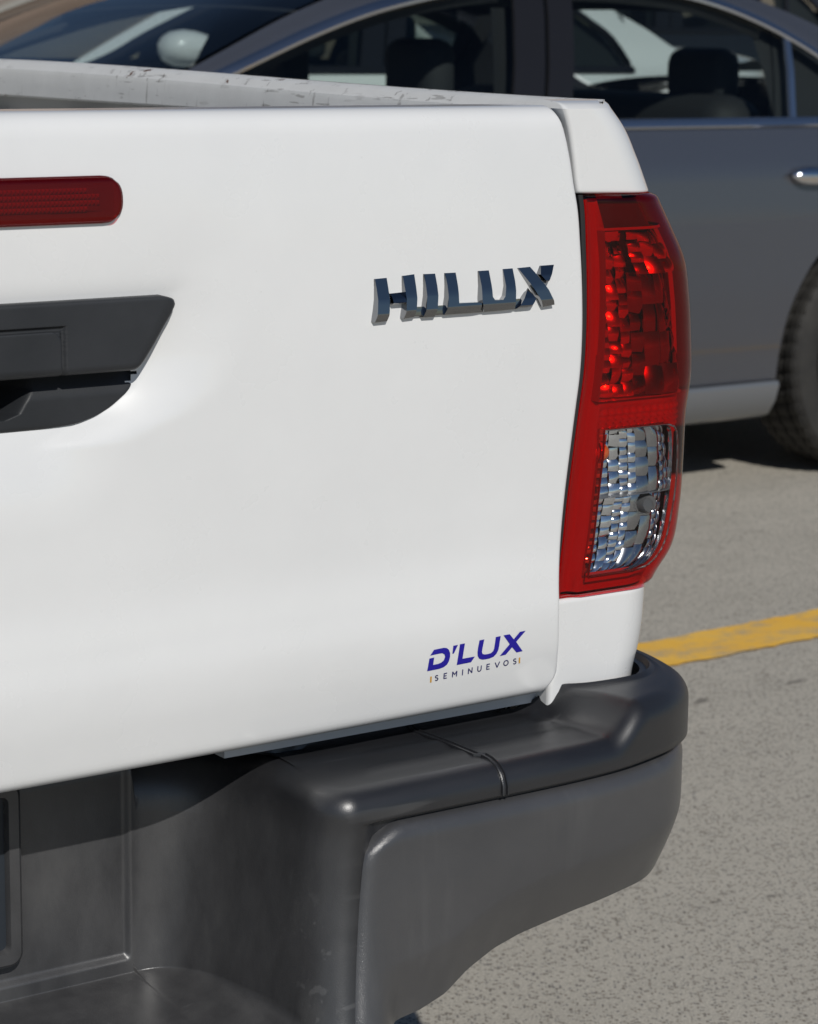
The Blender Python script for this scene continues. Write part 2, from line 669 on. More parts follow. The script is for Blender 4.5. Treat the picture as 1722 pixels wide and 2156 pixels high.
# ---- high brake light
def w_brake(z):
    zc, hh = (1.136 + 1.100) / 2, .018
    t = np.clip(abs(z - zc) / hh, 0, 1)
    return .2285 - .018 * (1 - (1 - t**2.6)**.5)


bl = sym_pad('brake_light', 'red_lens', tailgate, 1.1012, 1.1352, lambda z: w_brake(z) - .0012, lambda X, z: Tb(X, z) - .0058, .003, .003, .003, 14, 60, skirt=.0004)
bl['label'] = 'long red high-level brake light'


def brake_inside(X, z):
    d = np.minimum(np.minimum(.226 - np.abs(X + .7), z - 1.1005), 1.1355 - z)
    y = Tb(X, z) - .0010 - .0018 * (1 - sstep(.0012, .0042, d))
    band = sstep(1.1085, 1.1100, z) * (1 - sstep(1.1265, 1.128, z)) * (1 - sstep(.205, .212, np.abs(X + .7)))
    return y - .0010 * band


sym_pad('brake_light_housing', 'mid_red_housing', tailgate, 1.1000, 1.1360, lambda z: w_brake(z), brake_inside, 0.0001, 0.0001, 0.0001, 60, 120, skirt=.006)
# ribbed red optic behind the lens
b = MB()
for i in range(-59, 60):
    x = -.7 + i * .0035
    for k in range(4):
        zz = 1.1088 + k * .0046
        if abs(i) > 56 and k in (0, 3):
            continue
        q = Tb(x, zz) - .0040 + .0005 * ((i // 12) % 2)
        b.poly([(x - .00165, q + .002, zz), (x + .00165, q + .002, zz), (x, q - .0006, zz + .0022)]).poly([(x + .00165, q + .002, zz), (x + .00165, q + .002, zz + .0044), (x, q - .0006, zz + .0022)])
        b.poly([(x + .00165, q + .002, zz + .0044), (x - .00165, q + .002, zz + .0044), (x, q - .0006, zz + .0022)]).poly([(x - .00165, q + .002, zz + .0044), (x - .00165, q + .002, zz), (x, q - .0006, zz + .0022)])
b.build('brake_light_optic', 'optic_red', tailgate, False)

# ---- handle bezel
_bz = lambda X, z: Tb(X, z) - .004
_lip = .9855
bw_up = spline([_lip - .004, _lip + .004, 1.00, 1.02, 1.030, 1.036, 1.040, 1.0425], [.2345, .2415, .2500, .2640, .2710, .2730, .2695, .2605])


def lever_d(X, z):
    """signed distance inside the lever outline"""
    return np.minimum(.1705 - np.abs(X + .7), 1.0205 - z)


def y_bezel(X, z):
    d = np.abs(lever_d(X, z) + .0012)
    g = (1 - sstep(.0008, .0028, d)) * (np.abs(X + .7) < .19)
    edge = .0035 * sstep(.262 - .0, .29, np.abs(X + .7) + (1.04 - z) * .6)
    return _bz(X, z) - .0015 + .0028 * g + edge


bezel = sym_pad('handle_bezel', 'bezel_plastic', tailgate, _lip, 1.0425, bw_up, y_bezel, .006, .003, .006, 70, 460, skirt=.020)


def w_lev(z):
    t = np.clip((z - 1.0105) / .010, 0, 1)
    return .1705 - .010 * (1 - sqrt(max(1 - t * t, 0)))


sym_pad('handle_lever', 'bezel_plastic', tailgate, _lip + .0006, 1.0205, w_lev, lambda X, z: _bz(X, z) - .0022, .0016, .0016, .006, 20, 60, skirt=.004)
bw_lo = spline([.9425, .9445, .948, .954, .962, .974, .984, 1.006], [.152, .182, .2015, .2175, .2305, .2445, .2525, .2560])


def y_low(X, z):
    xp = np.abs(X + .7)
    pw = np.interp(z, [.945, .953, .957, .975, 1.0], [.02, .1235, .1345, .1465, .1505])
    pk = sstep(-.009, .009, pw - xp) * sstep(.950, .958, z)
    return Tb(X, z) + .012 + .042 * pk + .010 * sstep(.965, .99, z)


sym_pad('handle_recess', 'bezel_plastic', tailgate, .9425, 1.004, bw_lo, y_low, .004, .001, .004, 110, 320, skirt=.02)

# ---- chrome model letters
ZS = .31359


def z6(x, y):
    return (880 + x * ZS) / 1.18757, (620 + y * ZS) / 1.18757


def letter(name, pts, mat, parent, h0=.0008, h1=.0066, hb=.0042, flare=.0016):
    W = np.array([on_surf(*z6(*p), Tb) for p in pts])
    bm = bmesh.new()
    vs = [bm.verts.new((p[0], 0, p[2])) for p in W]
    f = bm.faces.new(vs)
    f.normal_update()
    if f.normal.y > 0:
        bmesh.ops.reverse_faces(bm, faces=[f])
    z0, z1 = W[:, 2].min(), W[:, 2].max()
    H = z1 - z0
    cuts = [.04, .08, .12, .16, .2, .3, .4, .5, .6, .7, .8, .9]
    for c in cuts:
        bmesh.ops.bisect_plane(bm, geom=bm.verts[:] + bm.edges[:] + bm.faces[:], plane_co=(0, 0, z0 + c * H), plane_no=(0, 0, 1))
    bound = [e for e in bm.edges if len(e.link_faces) == 1]
    r = bmesh.ops.extrude_edge_only(bm, edges=bound)
    outer = [g for g in r['geom'] if isinstance(g, bmesh.types.BMVert)]
    oset = set(outer)
    cx = W[:, 0].mean()
    for v in bm.verts:
        t = (v.co.z - z0) / H
        hgt = np.interp(t, [0, .13, .16, .5, 1], [hb, h1 * .97, h1, h1 * .72 + h0 * .28, h0])
        X, z = v.co.x, v.co.z
        if v in oset:
            X -= flare if X < cx else -.0004
            v.co = Vector((X, float(Tb(X, z)) + .002, z))
        else:
            v.co = Vector((X, float(Tb(X, z)) - hgt, z))
    bm.normal_update()
    bm.verts.index_update()
    V = [tuple(v.co) for v in bm.verts]
    Fc = [tuple(v.index for v in f.verts) for f in bm.faces]
    bm.free()
    return add(name, V, Fc, mat, parent, True, 24)


badge = letter('badge', [(478, 470), (720, 455), (985, 433), (1180, 418), (1330, 402), (1345, 425), (1290, 485), (1000, 512), (720, 528), (478, 542)],
               'badge_chrome', truck, .0026, .0032, .0028, 0)
badge['label'] = 'raised chrome lettering HILUX on the tailgate'
for nm, pts in (
        ('letter_h', [(178, 247), (272, 238), (275, 320), (276, 400), (268, 500), (256, 579), (160, 591), (174, 500), (183, 410), (182, 320)]),
        ('letter_h', [(400, 222), (492, 209), (494, 310), (493, 400), (483, 480), (468, 547), (390, 560), (402, 480), (408, 400), (404, 310)]),
        ('letter_h', [(300, 363), (402, 352), (402, 434), (298, 448)]),
        ('letter_i', [(570, 208), (658, 204), (663, 300), (662, 375), (650, 470), (635, 545), (543, 549), (562, 470), (573, 380), (574, 300)]),
        ('letter_l', [(738, 200), (822, 196), (826, 300), (822, 435), (975, 428), (1002, 436), (992, 500), (940, 514), (712, 530), (732, 460), (742, 390), (744, 300)]),
        ('letter_u', [(1005, 183), (1086, 178), (1092, 290), (1092, 385), (1108, 410), (1172, 409), (1192, 380), (1205, 300), (1198, 168),
                      (1276, 162), (1282, 260), (1280, 340), (1272, 420), (1262, 484), (1170, 495), (1030, 505), (1012, 470), (1008, 400), (1012, 300)]),
        ('letter_x', [(1318, 160), (1415, 150), (1470, 222), (1540, 330), (1588, 448), (1497, 466), (1455, 375), (1400, 280)]),
        ('letter_x', [(1500, 141), (1605, 133), (1572, 195), (1526, 276), (1478, 208)]),
        ('letter_x', [(1398, 318), (1440, 398), (1425, 425), (1390, 468), (1288, 481), (1350, 395)])):
    letter(nm, pts, 'badge_chrome', badge)

# ---- dealer sticker, cut vinyl
SS = 320 / 1722


def z1(x, y):
    return (1040 + x * SS) / 1.18757, (1560 + y * SS) / 1.18757


def decal(name, polys, mat, parent, lift=.0004):
    b = MB()
    for pts in polys:
        W = [on_surf(*z1(*p), Tb) for p in pts]
        b.poly([(p[0], p[1] - lift, p[2]) for p in W], True)
    o = b.build(name, mat, parent, False)
    bm = bmesh.new()
    bm.from_mesh(o.data)
    bmesh.ops.triangulate(bm, faces=bm.faces[:])
    bm.normal_update()
    for f in bm.faces:
        if f.normal.y > 0:
            f.normal_flip()
    bm.to_mesh(o.data)
    bm.free()
    return o


sticker = decal('sticker', [[(148, 635), (178, 465), (242, 450), (228, 550), (290, 538), (335, 520), (372, 488), (389, 440), (380, 408), (350, 392), (300, 400), (188, 425),
                             (240, 347), (370, 320), (410, 323), (438, 345), (456, 390), (455, 445), (440, 500), (415, 545), (370, 580), (310, 603)]], 'sticker_blue', truck)
sticker['label'] = 'blue dealer sticker reading D\'LUX SEMINUEVOS'
decal('sticker_mark', [[(500, 293), (562, 280), (507, 396), (487, 400)]], 'sticker_blue', sticker)
decal('sticker_letter', [[(590, 272), (656, 260), (622, 467), (789, 437), (738, 513), (545, 552)]], 'sticker_blue', sticker)
decal('sticker_letter', [[(852, 220), (916, 207), (889, 340), (884, 375), (892, 402), (920, 410), (965, 404), (1005, 392), (1035, 365), (1049, 330), (1072, 175), (1136, 162),
                          (1115, 300), (1104, 350), (1080, 400), (1040, 440), (985, 464), (930, 475), (885, 479), (848, 466), (828, 430), (825, 385), (832, 320)]], 'sticker_blue', sticker)
decal('sticker_letter', [[(1175, 153), (1258, 137), (1312, 205), (1395, 105), (1473, 90), (1345, 240), (1431, 365), (1350, 383), (1290, 312), (1205, 412), (1123, 432), (1258, 270)]], 'sticker_blue', sticker)
for q in ([(190, 708), (210, 705), (206, 786), (186, 789)], [(1381, 452), (1400, 449), (1397, 526), (1379, 530)]):
    decal('sticker_bar', [q], 'sticker_yellow', sticker)
arc = lambda cx, cy, rx, ry, a0, a1, n=10: [(cx + rx * cos(radians(a0 + (a1 - a0) * i / n)), cy - ry * sin(radians(a0 + (a1 - a0) * i / n))) for i in range(n + 1)]
GL = {  # strokes in a box 0..1 x 0..1, y down
    'S': [arc(.5, .27, .36, .22, 35, 270, 12) + arc(.5, .74, .38, .25, 90, -145, 12)],
    'E': [[(.92, .04), (.1, .04), (.1, .96), (.92, .96)], [(.1, .5), (.8, .5)]],
    'M': [[(.06, 1), (.06, .06), (.5, .62), (.94, .06), (.94, 1)]],
    'I': [[(.5, 0), (.5, 1)]],
    'N': [[(.06, 1), (.06, .06), (.94, .94), (.94, 0)]],
    'U': [[(.08, 0), (.08, .6)] + arc(.5, .6, .42, .38, 180, 360, 10) + [(.92, 0)]],
    'V': [[(0, 0), (.5, .94), (1, 0)]],
    'O': [arc(.5, .5, .46, .46, 0, 360, 24)],
}
for ch, cx, cy, wd in (('S', 275, 725, 46), ('E', 392, 697, 44), ('M', 517, 671, 62), ('I', 624, 650, 20), ('N', 727, 628, 54), ('U', 851, 601, 54),
                       ('E', 968, 574, 44), ('V', 1090, 551, 58), ('O', 1208, 524, 64), ('S', 1326, 501, 46)):
    polys = []
    for st in GL[ch]:
        pp = []
        for (u, v) in st:
            x = cx + (u - .5) * wd
            pp.append((x + (.5 - v) * 6, cy + (v - .5) * 72 - (x - cx) * .21))
        pp = np.array(pp)
        for i in range(len(pp) - 1):
            a, c = pp[i], pp[i + 1]
            d = (c - a) / (np.linalg.norm(c - a) + 1e-9)
            nrm = np.array([-d[1], d[0]]) * 6.2
            a, c = a - d * 3.2, c + d * 3.2
            polys.append([a + nrm, c + nrm, c - nrm, a - nrm])
    decal('sticker_letter', polys, 'sticker_navy', sticker)

# ---- rear corner of the bed: body side, tail lamp
_sil = [(1285, 226), (1310, 262), (1340, 330), (1372, 418), (1400, 480), (1425, 540), (1436, 620), (1440, 700), (1440, 790),
        (1430, 860), (1424, 960), (1416, 1060), (1397, 1150), (1360, 1214), (1356, 1250), (1353, 1290), (1343, 1355), (1332, 1400)]
RC = .05


def _outer(x, y):
    q = ray(x, y)
    l = hypot(q[0], q[1])
    h = q[:2] / l
    nn = np.array([h[1], -h[0]])
    X = (-RC - nn[1] * (RC - .006 - CAM[1])) / nn[0] + CAM[0]
    t = np.array([X, RC - .006]) + nn * RC
    return X + RC, CAM[2] + ((t - CAM[:2]) @ h) / l * q[2]


_so = np.array([_outer(*p) for p in _sil])
_Xo = spline(list(_so[:, 1]) + [.60], list(_so[:, 0]) + [.088])


def Xo(z):
    return _Xo(z)


def Xe(z):
    z = np.asarray(z, float)
    return np.where(z > .668, Xr(np.maximum(z, .668)) + .0042, float(Xr(.668)) + .0042 + 0 * z)


def corner(a, z, off=0.0):
    """point of the rear corner: a = metres round the corner in plan, from the tailgate gap"""
    xe, xo = float(Xe(z)), float(Xo(z))
    L = max(xo - RC - xe, .01)
    y0 = -.006
    if a < L:
        return np.array([xe + a, y0 - off, z])
    b = (a - L) / RC
    if b < pi / 2:
        return np.array([xo - RC + (RC + off) * sin(b), y0 + RC - (RC + off) * cos(b), z])
    return np.array([xo + off, y0 + RC + (a - L - RC * pi / 2), z])


def wrapA(z):
    return float(max(Xo(z) - RC - Xe(z), .01) + RC * pi / 2)


ZL0, ZL1 = .7455, 1.1035          # lamp bottom and top


def lamp_top(u):
    return ZL1 + .0035 * (1 - u)


def side_patch(zfun0, zfun1, nz, r_left=.006, r0=.0, r1=.0, y_end=1.55, drop_end=None):
    """bed side skin round the corner and forward along the side"""
    us = [0, .002, .005, .009, .014, .02, .03, .045, .06] + list(np.linspace(.08, 1, 40))
    ys = [.02, .06, .12, .25, .5, .8, 1.1, y_end] if drop_end is None else drop_end
    e = [0, .0015, .004, .008, .013, .02]
    P = []
    vs = sorted(set(list(np.linspace(0, 1, nz)) + [c / .3 * .5 for c in e] + [1 - c / .3 * .5 for c in e]))
    for v in vs:
        row = []
        for u in us:
            z = zfun0(u) + (zfun1(u) - zfun0(u)) * v
            A = wrapA(z)
            p = corner(u * A, z)
            d = u * A
            dz0, dz1 = z - zfun0(u), zfun1(u) - z
            n = np.array([0, -1.0, 0]) if u < .3 else None
            k = float(roll(d, r_left) if r_left else 0) + (float(roll(dz0, r0)) if r0 else 0) + (float(roll(dz1, r1)) if r1 else 0)
            q = corner(u * A, z, -k)
            row.append(q)
        for y in ys:
            z = zfun0(1) + (zfun1(1) - zfun0(1)) * v
            row.append(np.array([float(Xo(z)), .044 + y, z]))
        P.append(row)
    return np.array(P)


def build_bed_side():
    b = MB()
    # cap above the lamp
    P = side_patch(lambda u: lamp_top(u) + .001, lambda u: 1.1815, 26, .004, .003, .0)
    b.grid(P)
    left = P[:, 0]
    bk = left.copy()
    bk[:, 1] += .05
    b.grid([left, bk])
    lo = P[0]
    bk = lo.copy()
    bk[:, 1] += .03
    bk[:, 0] -= .015
    b.grid([bk, lo])
    # rounded top of the cap running into the rail
    top = P[-1]
    spine = top.copy()
    spine[:, 0] = np.clip(top[:, 0], -.026, .030)
    spine[:, 1] = np.maximum(top[:, 1], .030)
    rows = [top]
    for t, dz in ((.12, .0030), (.28, .0050), (.55, .0064), (1, .0070)):
        q = top * (1 - t) + spine * t
        q[:, 2] = top[:, 2] + dz + (.0145 * sstep(0, 1.2, q[:, 1]) if t == 1 else 0)
        rows.append(q)
    b.grid(rows)
    # below the lamp
    P = side_patch(lambda u: .60, lambda u: ZL0 - .0015, 26, .005, .0, .004)
    b.grid(P)
    left = P[:, 0]
    bk = left.copy()
    bk[:, 1] += .06
    b.grid([left, bk])
    hi = P[-1]
    bk = hi.copy()
    bk[:, 1] += .03
    bk[:, 0] -= .015
    b.grid([hi, bk])
    # side skin ahead of the lamp
    zs = np.linspace(ZL0 - .0015, lamp_top(1) + .001, 30)
    xx = lambda z: float(Xo(z)) * .25 + .75 * np.interp(z, [ZL0, .9, ZL1], [float(Xo(ZL0 - .01)), .122, float(Xo(1.108))])
    b.grid([[(xx(z), .044 + y, z) for y in (.075, .08, .25, .5, .8, 1.1, 1.55)] for z in zs])
    return b.build('bed_side', 'white_paint', truck, True, 40)


bed_side = build_bed_side()
bed_side['label'] = 'white bed side corner above and below the tail lamp'

# scuffed rail and inner wall of the bed (right side), floor, bulkhead, left side
b = MB()
ys = np.concatenate([np.linspace(.004, .06, 12), np.linspace(.08, 1.58, 50)])
zt = lambda y: 1.1885 + .0145 * sstep(0, 1.2, y)
prof = lambda y: [(.046, zt(y) - .010), (.044, zt(y) - .0035), (.039, zt(y) - .0008), (.032, zt(y)), (.022, zt(y) - .0012), (.012, zt(y) - .0045), (.009, zt(y) - .0085), (.0045, zt(y) - .0105), (.0020, zt(y) - .016),
                  (.0010, zt(y) - .030), (.0005, 1.1605), (.004, 1.1585), (.012, 1.1575), (.045, 1.1575)]
def rail_max(y, z):
    k = RC - .006 - y
    xo = float(Xo(min(z, 1.1815)))
    return xo - .007 if k <= 0 else xo - RC + sqrt(max(RC * RC - k * k, 0)) - .007


b.grid([[(min(x, rail_max(y, z)), y, z) for x, z in prof(y)] for y in ys], flip=True)
rail = b.build('bed_rail', 'worn_white_paint', bed_side, True, 40)
rail['label'] = 'scratched white bed rail with rust chips'
b = MB()
b.grid([[(x, y, z) for x, z in ((.045, 1.158), (.047, 1.10), (.044, 1.0), (.046, .9), (.046, .72))] for y in np.linspace(.05, 1.58, 12)], flip=True)
for y in np.arange(.2, 1.5, .26):
    b.box((.030, y, .74), (.046, y + .09, 1.135))
b.build('bed_inner_wall', 'bed_floor_paint', bed_side, True, 30)
b = MB()
b.box((-1.5, .05, .70), (.09, 1.6, .72))
for i in range(9):
    x = -1.36 + i * .16
    b.box((x, .06, .72), (x + .08, 1.58, .732))
b.build('bed_floor', 'bed_floor_paint', truck, False)
b = MB()
b.box((-1.47, 1.58, .72), (.07, 1.62, 1.20))
b.build('bed_bulkhead', 'bed_floor_paint', truck, False)
# hidden steel behind tailgate and lamp
b = MB()
b.box((-.362, .014, .6455), (-.030, .035, .700))
b.build('rear_sill', 'inner_white', truck, False)
b = MB()
b.grid([[(xx_, .052, z), (xx_ + .06, .052, z)] for xx_, z in [(float(Xe(z)) - .004, z) for z in np.linspace(.60, 1.17, 40)]])
b.box((-.09, .013, .55), (.06, .20, .62))
b.build('corner_inner', 'dark_steel', bed_side, False)


b = MB()
b.box((-1.05, .128, .36), (-.35, .20, .71))  # dark box added to make the shaded gap above the recess black
b.build('gap_shade_box', 'dark_steel', truck, False)


# ---- tail lamp
def lamp_dA(z):
    return wrapA(z) + .075


def LS(a, z, off=0.0):
    return corner(a, z, off)


_tab = []
for z in np.linspace(ZL0, ZL1 + .003, 260):
    A = wrapA(z)
    for a in np.linspace(0, A * .86, 170):
        _tab.append((a, z, *proj(corner(a, z, .003))))
_tab = np.array(_tab)


def lamp_az(x, y):
    i = np.argmin((_tab[:, 2] - x)**2 + (_tab[:, 3] - y)**2)
    return _tab[i, 0], _tab[i, 1]


clear_px = {'left': [(1262, 905), (1257, 975), (1250, 1045), (1240, 1130), (1228, 1215)],
            'right': [(1412, 905), (1414, 975), (1410, 1050), (1402, 1100), (1388, 1150)]}
_cl = np.array([lamp_az(*p) for p in clear_px['left']])
_cr = np.array([lamp_az(*p) for p in clear_px['right']])
cz0, cz1 = _cl[-1, 1], _cl[0, 1]
cl_a = spline(_cl[:, 1], _cl[:, 0])
_crz = np.linspace(cz1, cz0 + .022, 5)
cr_a = spline(_crz, _cr[:, 0])


def clear_bounds(z):
    a0 = float(cl_a(z))
    a1 = float(cr_a(np.clip(z, cz0 + .022, cz1)))
    rt, rb = .012, .030
    if z > cz1 - rt:
        a1 -= rt * (1 - sqrt(max(1 - ((z - cz1 + rt) / rt)**2, 0)))
    if z < cz0 + rb:
        a1 -= rb * 1.25 * (1 - sqrt(max(1 - ((cz0 + rb - z) / rb)**2, 0)))
    return a0, a1


lamp = empty('tail_lamp')
lamp.parent = truck
lamp.location = (.70, 0, 0)          # truck root sits at x = -.70
lamp['label'] = 'tall red and clear tail lamp on the right corner'


def lens_off(a, z, A):
    """outward bulge of the lens: a flat inner strip, then a fuller body"""
    k = .0025 + .004 * sstep(.012, .030, a)
    return float(k)


def build_lens():
    zs = np.linspace(ZL0, ZL1, 190)
    P = []
    us = np.concatenate([[0, .004, .009, .015, .022, .03], np.linspace(.045, 1, 120)])
    for z in zs:
        A = lamp_dA(z)
        row = []
        for u in us:
            zz = z + (.0035 * (1 - u)) * (z - ZL0) / (ZL1 - ZL0)
            a = u * A
            d = min(a, zz - ZL0, ZL1 + .0035 * (1 - u) - zz)
            row.append(LS(a + .0035, zz, lens_off(a, zz, A) - float(roll(d, .006))))
        P.append(row)
    P = np.array(P)
    keep = np.ones((len(zs) - 1, len(us) - 1), bool)
    for i in range(len(zs) - 1):
        z = (zs[i] + zs[i + 1]) / 2
        if cz0 + .0015 < z < cz1 - .0015:
            a0, a1 = clear_bounds(z)
            A = lamp_dA(z)
            for j in range(len(us) - 1):
                a = (us[j] + us[j + 1]) / 2 * A
                if a0 + .0012 < a < a1 - .0015:
                    keep[i, j] = False
    b = MB().grid(P, keep)
    return b.build('red_lens', 'red_lens', lamp)


build_lens()


def build_clear():
    e = [0, .0006, .0015, .003]
    zs = sorted(list(np.linspace(cz0 + .004, cz1 - .004, 70)) + [cz0 + c for c in e] + [cz1 - c for c in e])
    P = []
    for z in zs:
        a0, a1 = clear_bounds(z)
        row = []
        for a in [a0 + c for c in e] + list(np.linspace(a0 + .005, a1 - .005, 50)) + [a1 - c for c in e[::-1]]:
            d = min(a - a0, a1 - a, z - cz0, cz1 - z)
            row.append(LS(a + .0035, z, lens_off(a, z, 1) + .0007 - float(roll(d, .0015))))
        P.append(row)
    MB().grid(P).build('clear_lens', 'clear_lens', lamp)
    # moulded grey rim round the clear window
    b = MB()
    path = []
    zz = np.linspace(cz0, cz1, 40)
    for z in zz:
        path.append(LS(clear_bounds(z)[0] + .0035, z, lens_off(.03, z, 1) - .001))
    for t in np.linspace(0, 1, 12):
        a0, a1 = clear_bounds(cz1)
        path.append(LS(a0 + (a1 - a0) * t + .0035, cz1, lens_off(.03, cz1, 1) - .001))
    for z in zz[::-1]:
        path.append(LS(clear_bounds(z)[1] + .0035, z, lens_off(.05, z, 1) - .001))
    for t in np.linspace(1, 0, 12):
        a0, a1 = clear_bounds(cz0)
        path.append(LS(a0 + (a1 - a0) * t + .0035, cz0, lens_off(.03, cz0, 1) - .001))
    b.tube(path, .0009, 6)
    b.build('window_rim', 'lamp_grey', lamp)


build_clear()


def depth_pt(a, z, d):
    """point d metres behind the lens, measured straight into the truck"""
    p = LS(a + .0035, z, .002)
    A = wrapA(z)
    f = np.clip((a - (A - RC * pi / 2)) / (RC * pi / 2), 0, 1) * pi / 2
    n = np.array([-sin(f * .75), cos(f * .75), 0])
    return p + n * d


uz0, uz1 = .921, 1.074           # main red chamber
ua0 = .0235


def build_lamp_inside():
    # opaque red surround
    zs = np.linspace(ZL0 + .002, ZL1 - .001, 150)
    us = np.linspace(0, 1, 90)
    P, keep = [], np.ones((149, 89), bool)
    for i, z in enumerate(zs):
        A = lamp_dA(z) - .006
        row = []
        for j, u in enumerate(us):
            a = u * A
            d = .004 + .010 * float(sstep(.004, .014, a)) - .008 * float(sstep(.0225, .0250, a))
            # stepped optic strip below the main chamber
            if .884 < z < .914 and a > .03:
                d += .002 * sin(z * 2 * pi / .0042) + .002 * sin(a * 2 * pi / .0042)
            row.append(depth_pt(a + .001, z, d))
        P.append(row)
    for i in range(149):
        for j in range(89):
            z = (zs[i] + zs[i + 1]) / 2
            a = (us[j] + us[j + 1]) / 2 * (lamp_dA(z) - .006)
            if uz0 < z < uz1 and ua0 < a < wrapA(z) * .93:
                keep[i, j] = False
            if cz0 + .001 < z < cz1 - .001:
                a0, a1 = clear_bounds(z)
                if a0 + .001 < a < a1 - .001:
                    keep[i, j] = False
            if z > uz1 + .003 and a > ua0:
                keep[i, j] = False
    MB().grid(P, keep).build('lamp_surround', 'red_housing', lamp)
    # dark shelf at the top of the lamp
    b = MB()
    zz = np.linspace(uz1 - .002, ZL1 - .002, 12)
    b.grid([[depth_pt(a, z, .016) for a in np.linspace(ua0, wrapA(z), 30)] for z in zz])
    b.grid([[depth_pt(a, uz1, d) for a in np.linspace(ua0, wrapA(uz1), 30)] for d in (.004, .05)])
    b.build('lamp_shelf', 'dark_red_housing', lamp)
    # walls of the chambers
    b = MB()
    zz = np.linspace(uz0, uz1, 20)
    b.grid([[depth_pt(ua0, z, d) for d in (.003, .03, .055)] for z in zz])
    b.grid([[depth_pt(wrapA(z) * .93, z, d) for d in (.002, .004, .006)] for z in zz])
    b.grid([[depth_pt(a, uz0, d) for d in (.003, .03, .055)] for a in np.linspace(ua0, wrapA(uz0) * .93, 20)])
    zz = np.linspace(cz0, cz1, 30)
    b.build('chamber_wall', 'red_housing', lamp, True, 40)
    b = MB()
    b.grid([[depth_pt(clear_bounds(z)[0], z, d) for d in (.003, .02, .05)] for z in zz])
    b.grid([[depth_pt(clear_bounds(z)[1], z, d) for d in (.002, .004, .006)] for z in zz])
    for z in (cz0, cz1):
        a0, a1 = clear_bounds(z)
        b.grid([[depth_pt(a, z, d) for d in (.003, .02, .05)] for a in np.linspace(a0, a1, 20)])
    b.build('window_wall', 'reflector_satin', lamp, True, 40)

    # faceted reflectors
    def facets(name, zlo, zhi, cols, alo, ahi, dmin, dmax, tilt, mat, sub=5, pil=.0018, up=0.0):
        """cols: (from, to, rows, tilt scale) across the lamp; each cell is its own curved mirror"""
        bb = MB()
        for c0, c1, nz, ts in cols:
            cuts = np.linspace(0, 1, nz + 1)
            cuts[1:-1] += rng.uniform(-.10, .10, nz - 1) / nz
            for i in range(nz):
                ta, tb = rng.normal(0, tilt * ts), rng.normal(0, tilt * ts)
                pl = pil * rng.uniform(.7, 1.3)
                rows = []
                sb = sub if nz > 2 else 10
                for p in range(sb + 1):
                    tz = cuts[i] + (cuts[i + 1] - cuts[i]) * p / sb
                    z = zlo + (zhi - zlo) * tz
                    al, ah = alo(z), ahi(z)
                    row = []
                    for q in range(sb + 1):
                        v = c0 + (c1 - c0) * q / sb
                        a = al + (ah - al) * v
                        cv = tz * 2 - 1
                        bowl = dmin + (dmax - dmin) * (1 - v)**1.3 * (1 - .35 * cv * cv) + up * tz
                        lx, lz = q / sb * 2 - 1, p / sb * 2 - 1
                        row.append(depth_pt(a, z, bowl + ta * lx + tb * lz + pl * (lx * lx * .8 + lz * lz)))
                    rows.append(row)
                bb.grid(rows)
        return bb.build(name, mat, lamp)

    ua1 = lambda z: wrapA(z) * .93
    facets('upper_reflector', uz0 + .001, uz1 - .001, ((.0, .085, 15, 1.3), (.085, .165, 14, 1.3), (.165, .25, 12, 1.6), (.25, .33, 13, 1.4)), lambda z: ua0, ua1, .004, .022, .0009, 'upper_mirror', 5, .0012, .020)
    facets('upper_reflector', uz0 + .001, uz0 + .112, ((.33, .43, 6, 1.6), (.43, .56, 4, 1.2), (.56, .70, 4, 1.4), (.70, .80, 6, 1.5), (.80, .90, 8, 1.2), (.90, 1, 9, 1)), lambda z: ua0, ua1, .004, .022, .0010, 'dark_reflection_mirror', 6, .0016, .014)
    facets('upper_reflector', uz0 + .112, uz1 - .001, ((.33, .43, 4, 1.6), (.43, .56, 3, 1.6), (.56, .70, 3, 1.4), (.70, .85, 3, 1.5), (.85, 1, 4, 1)), lambda z: ua0, ua1, .004, .022, .0010, 'upper_mirror', 6, .0016, .010)
    zm = cz0 + (cz1 - cz0) * .52
    lo = lambda z: clear_bounds(z)[0]
    hi = lambda z: clear_bounds(z)[1]
    for z0_, z1_, nn in ((zm, cz1, 9), (cz0, zm - .001, 10)):
        facets('window_reflector', z0_, z1_, ((.0, .15, nn - 2, .9), (.15, .27, nn - 1, 1), (.285, .40, nn - 3, 1.2), (.40, .49, nn, 1), (.50, .58, nn - 2, 1.2)),
               lo, hi, .004, .022, .0004, 'reflector', 5, .0010, .006)
        facets('window_reflector', z0_, z1_, ((.58, .72, 4, 1), (.72, .86, 3, 1), (.86, .93, nn - 2, .4), (.93, 1, nn - 3, .6)), lo, hi, .004, .022, .0006, 'grey_mirror', 6, .0012, .006)
    b = MB()
    b.grid([[depth_pt(a, zm, d) for d in (.003, .026)] for a in np.linspace(lo(zm), hi(zm), 12)])
    b.build('divider', 'lamp_grey', lamp, False)
    # bulbs
    for px, py, r, mat, d in ((1272, 955, .0095, 'amber', .012), (1365, 1068, .0085, 'clear_lens', .010)):
        a, z = lamp_az(px, py)
        c = depth_pt(a, z, d)
        rows = []
        for i in range(13):
            th = pi * i / 12
            rows.append([c + r * np.array([sin(th) * cos(2 * pi * k / 18), -cos(th) * 1.25, sin(th) * sin(2 * pi * k / 18)]) for k in range(18)])
        MB().grid(rows, closed=True).build('bulb', mat, lamp)
    a, z = lamp_az(1372, 1066)
    c = depth_pt(a, z, .018)
    MB().tube([c + np.array([0, -.012, 0]), c + np.array([0, -.002, 0]), c + np.array([0, .012, 0])], [.0075, .011, .012], 20).build('bulb_holder', 'lamp_grey', lamp)
    # rubber gasket along the tailgate side
    b = MB()
    zz = np.linspace(ZL0 - .001, ZL1 + .0035, 90)
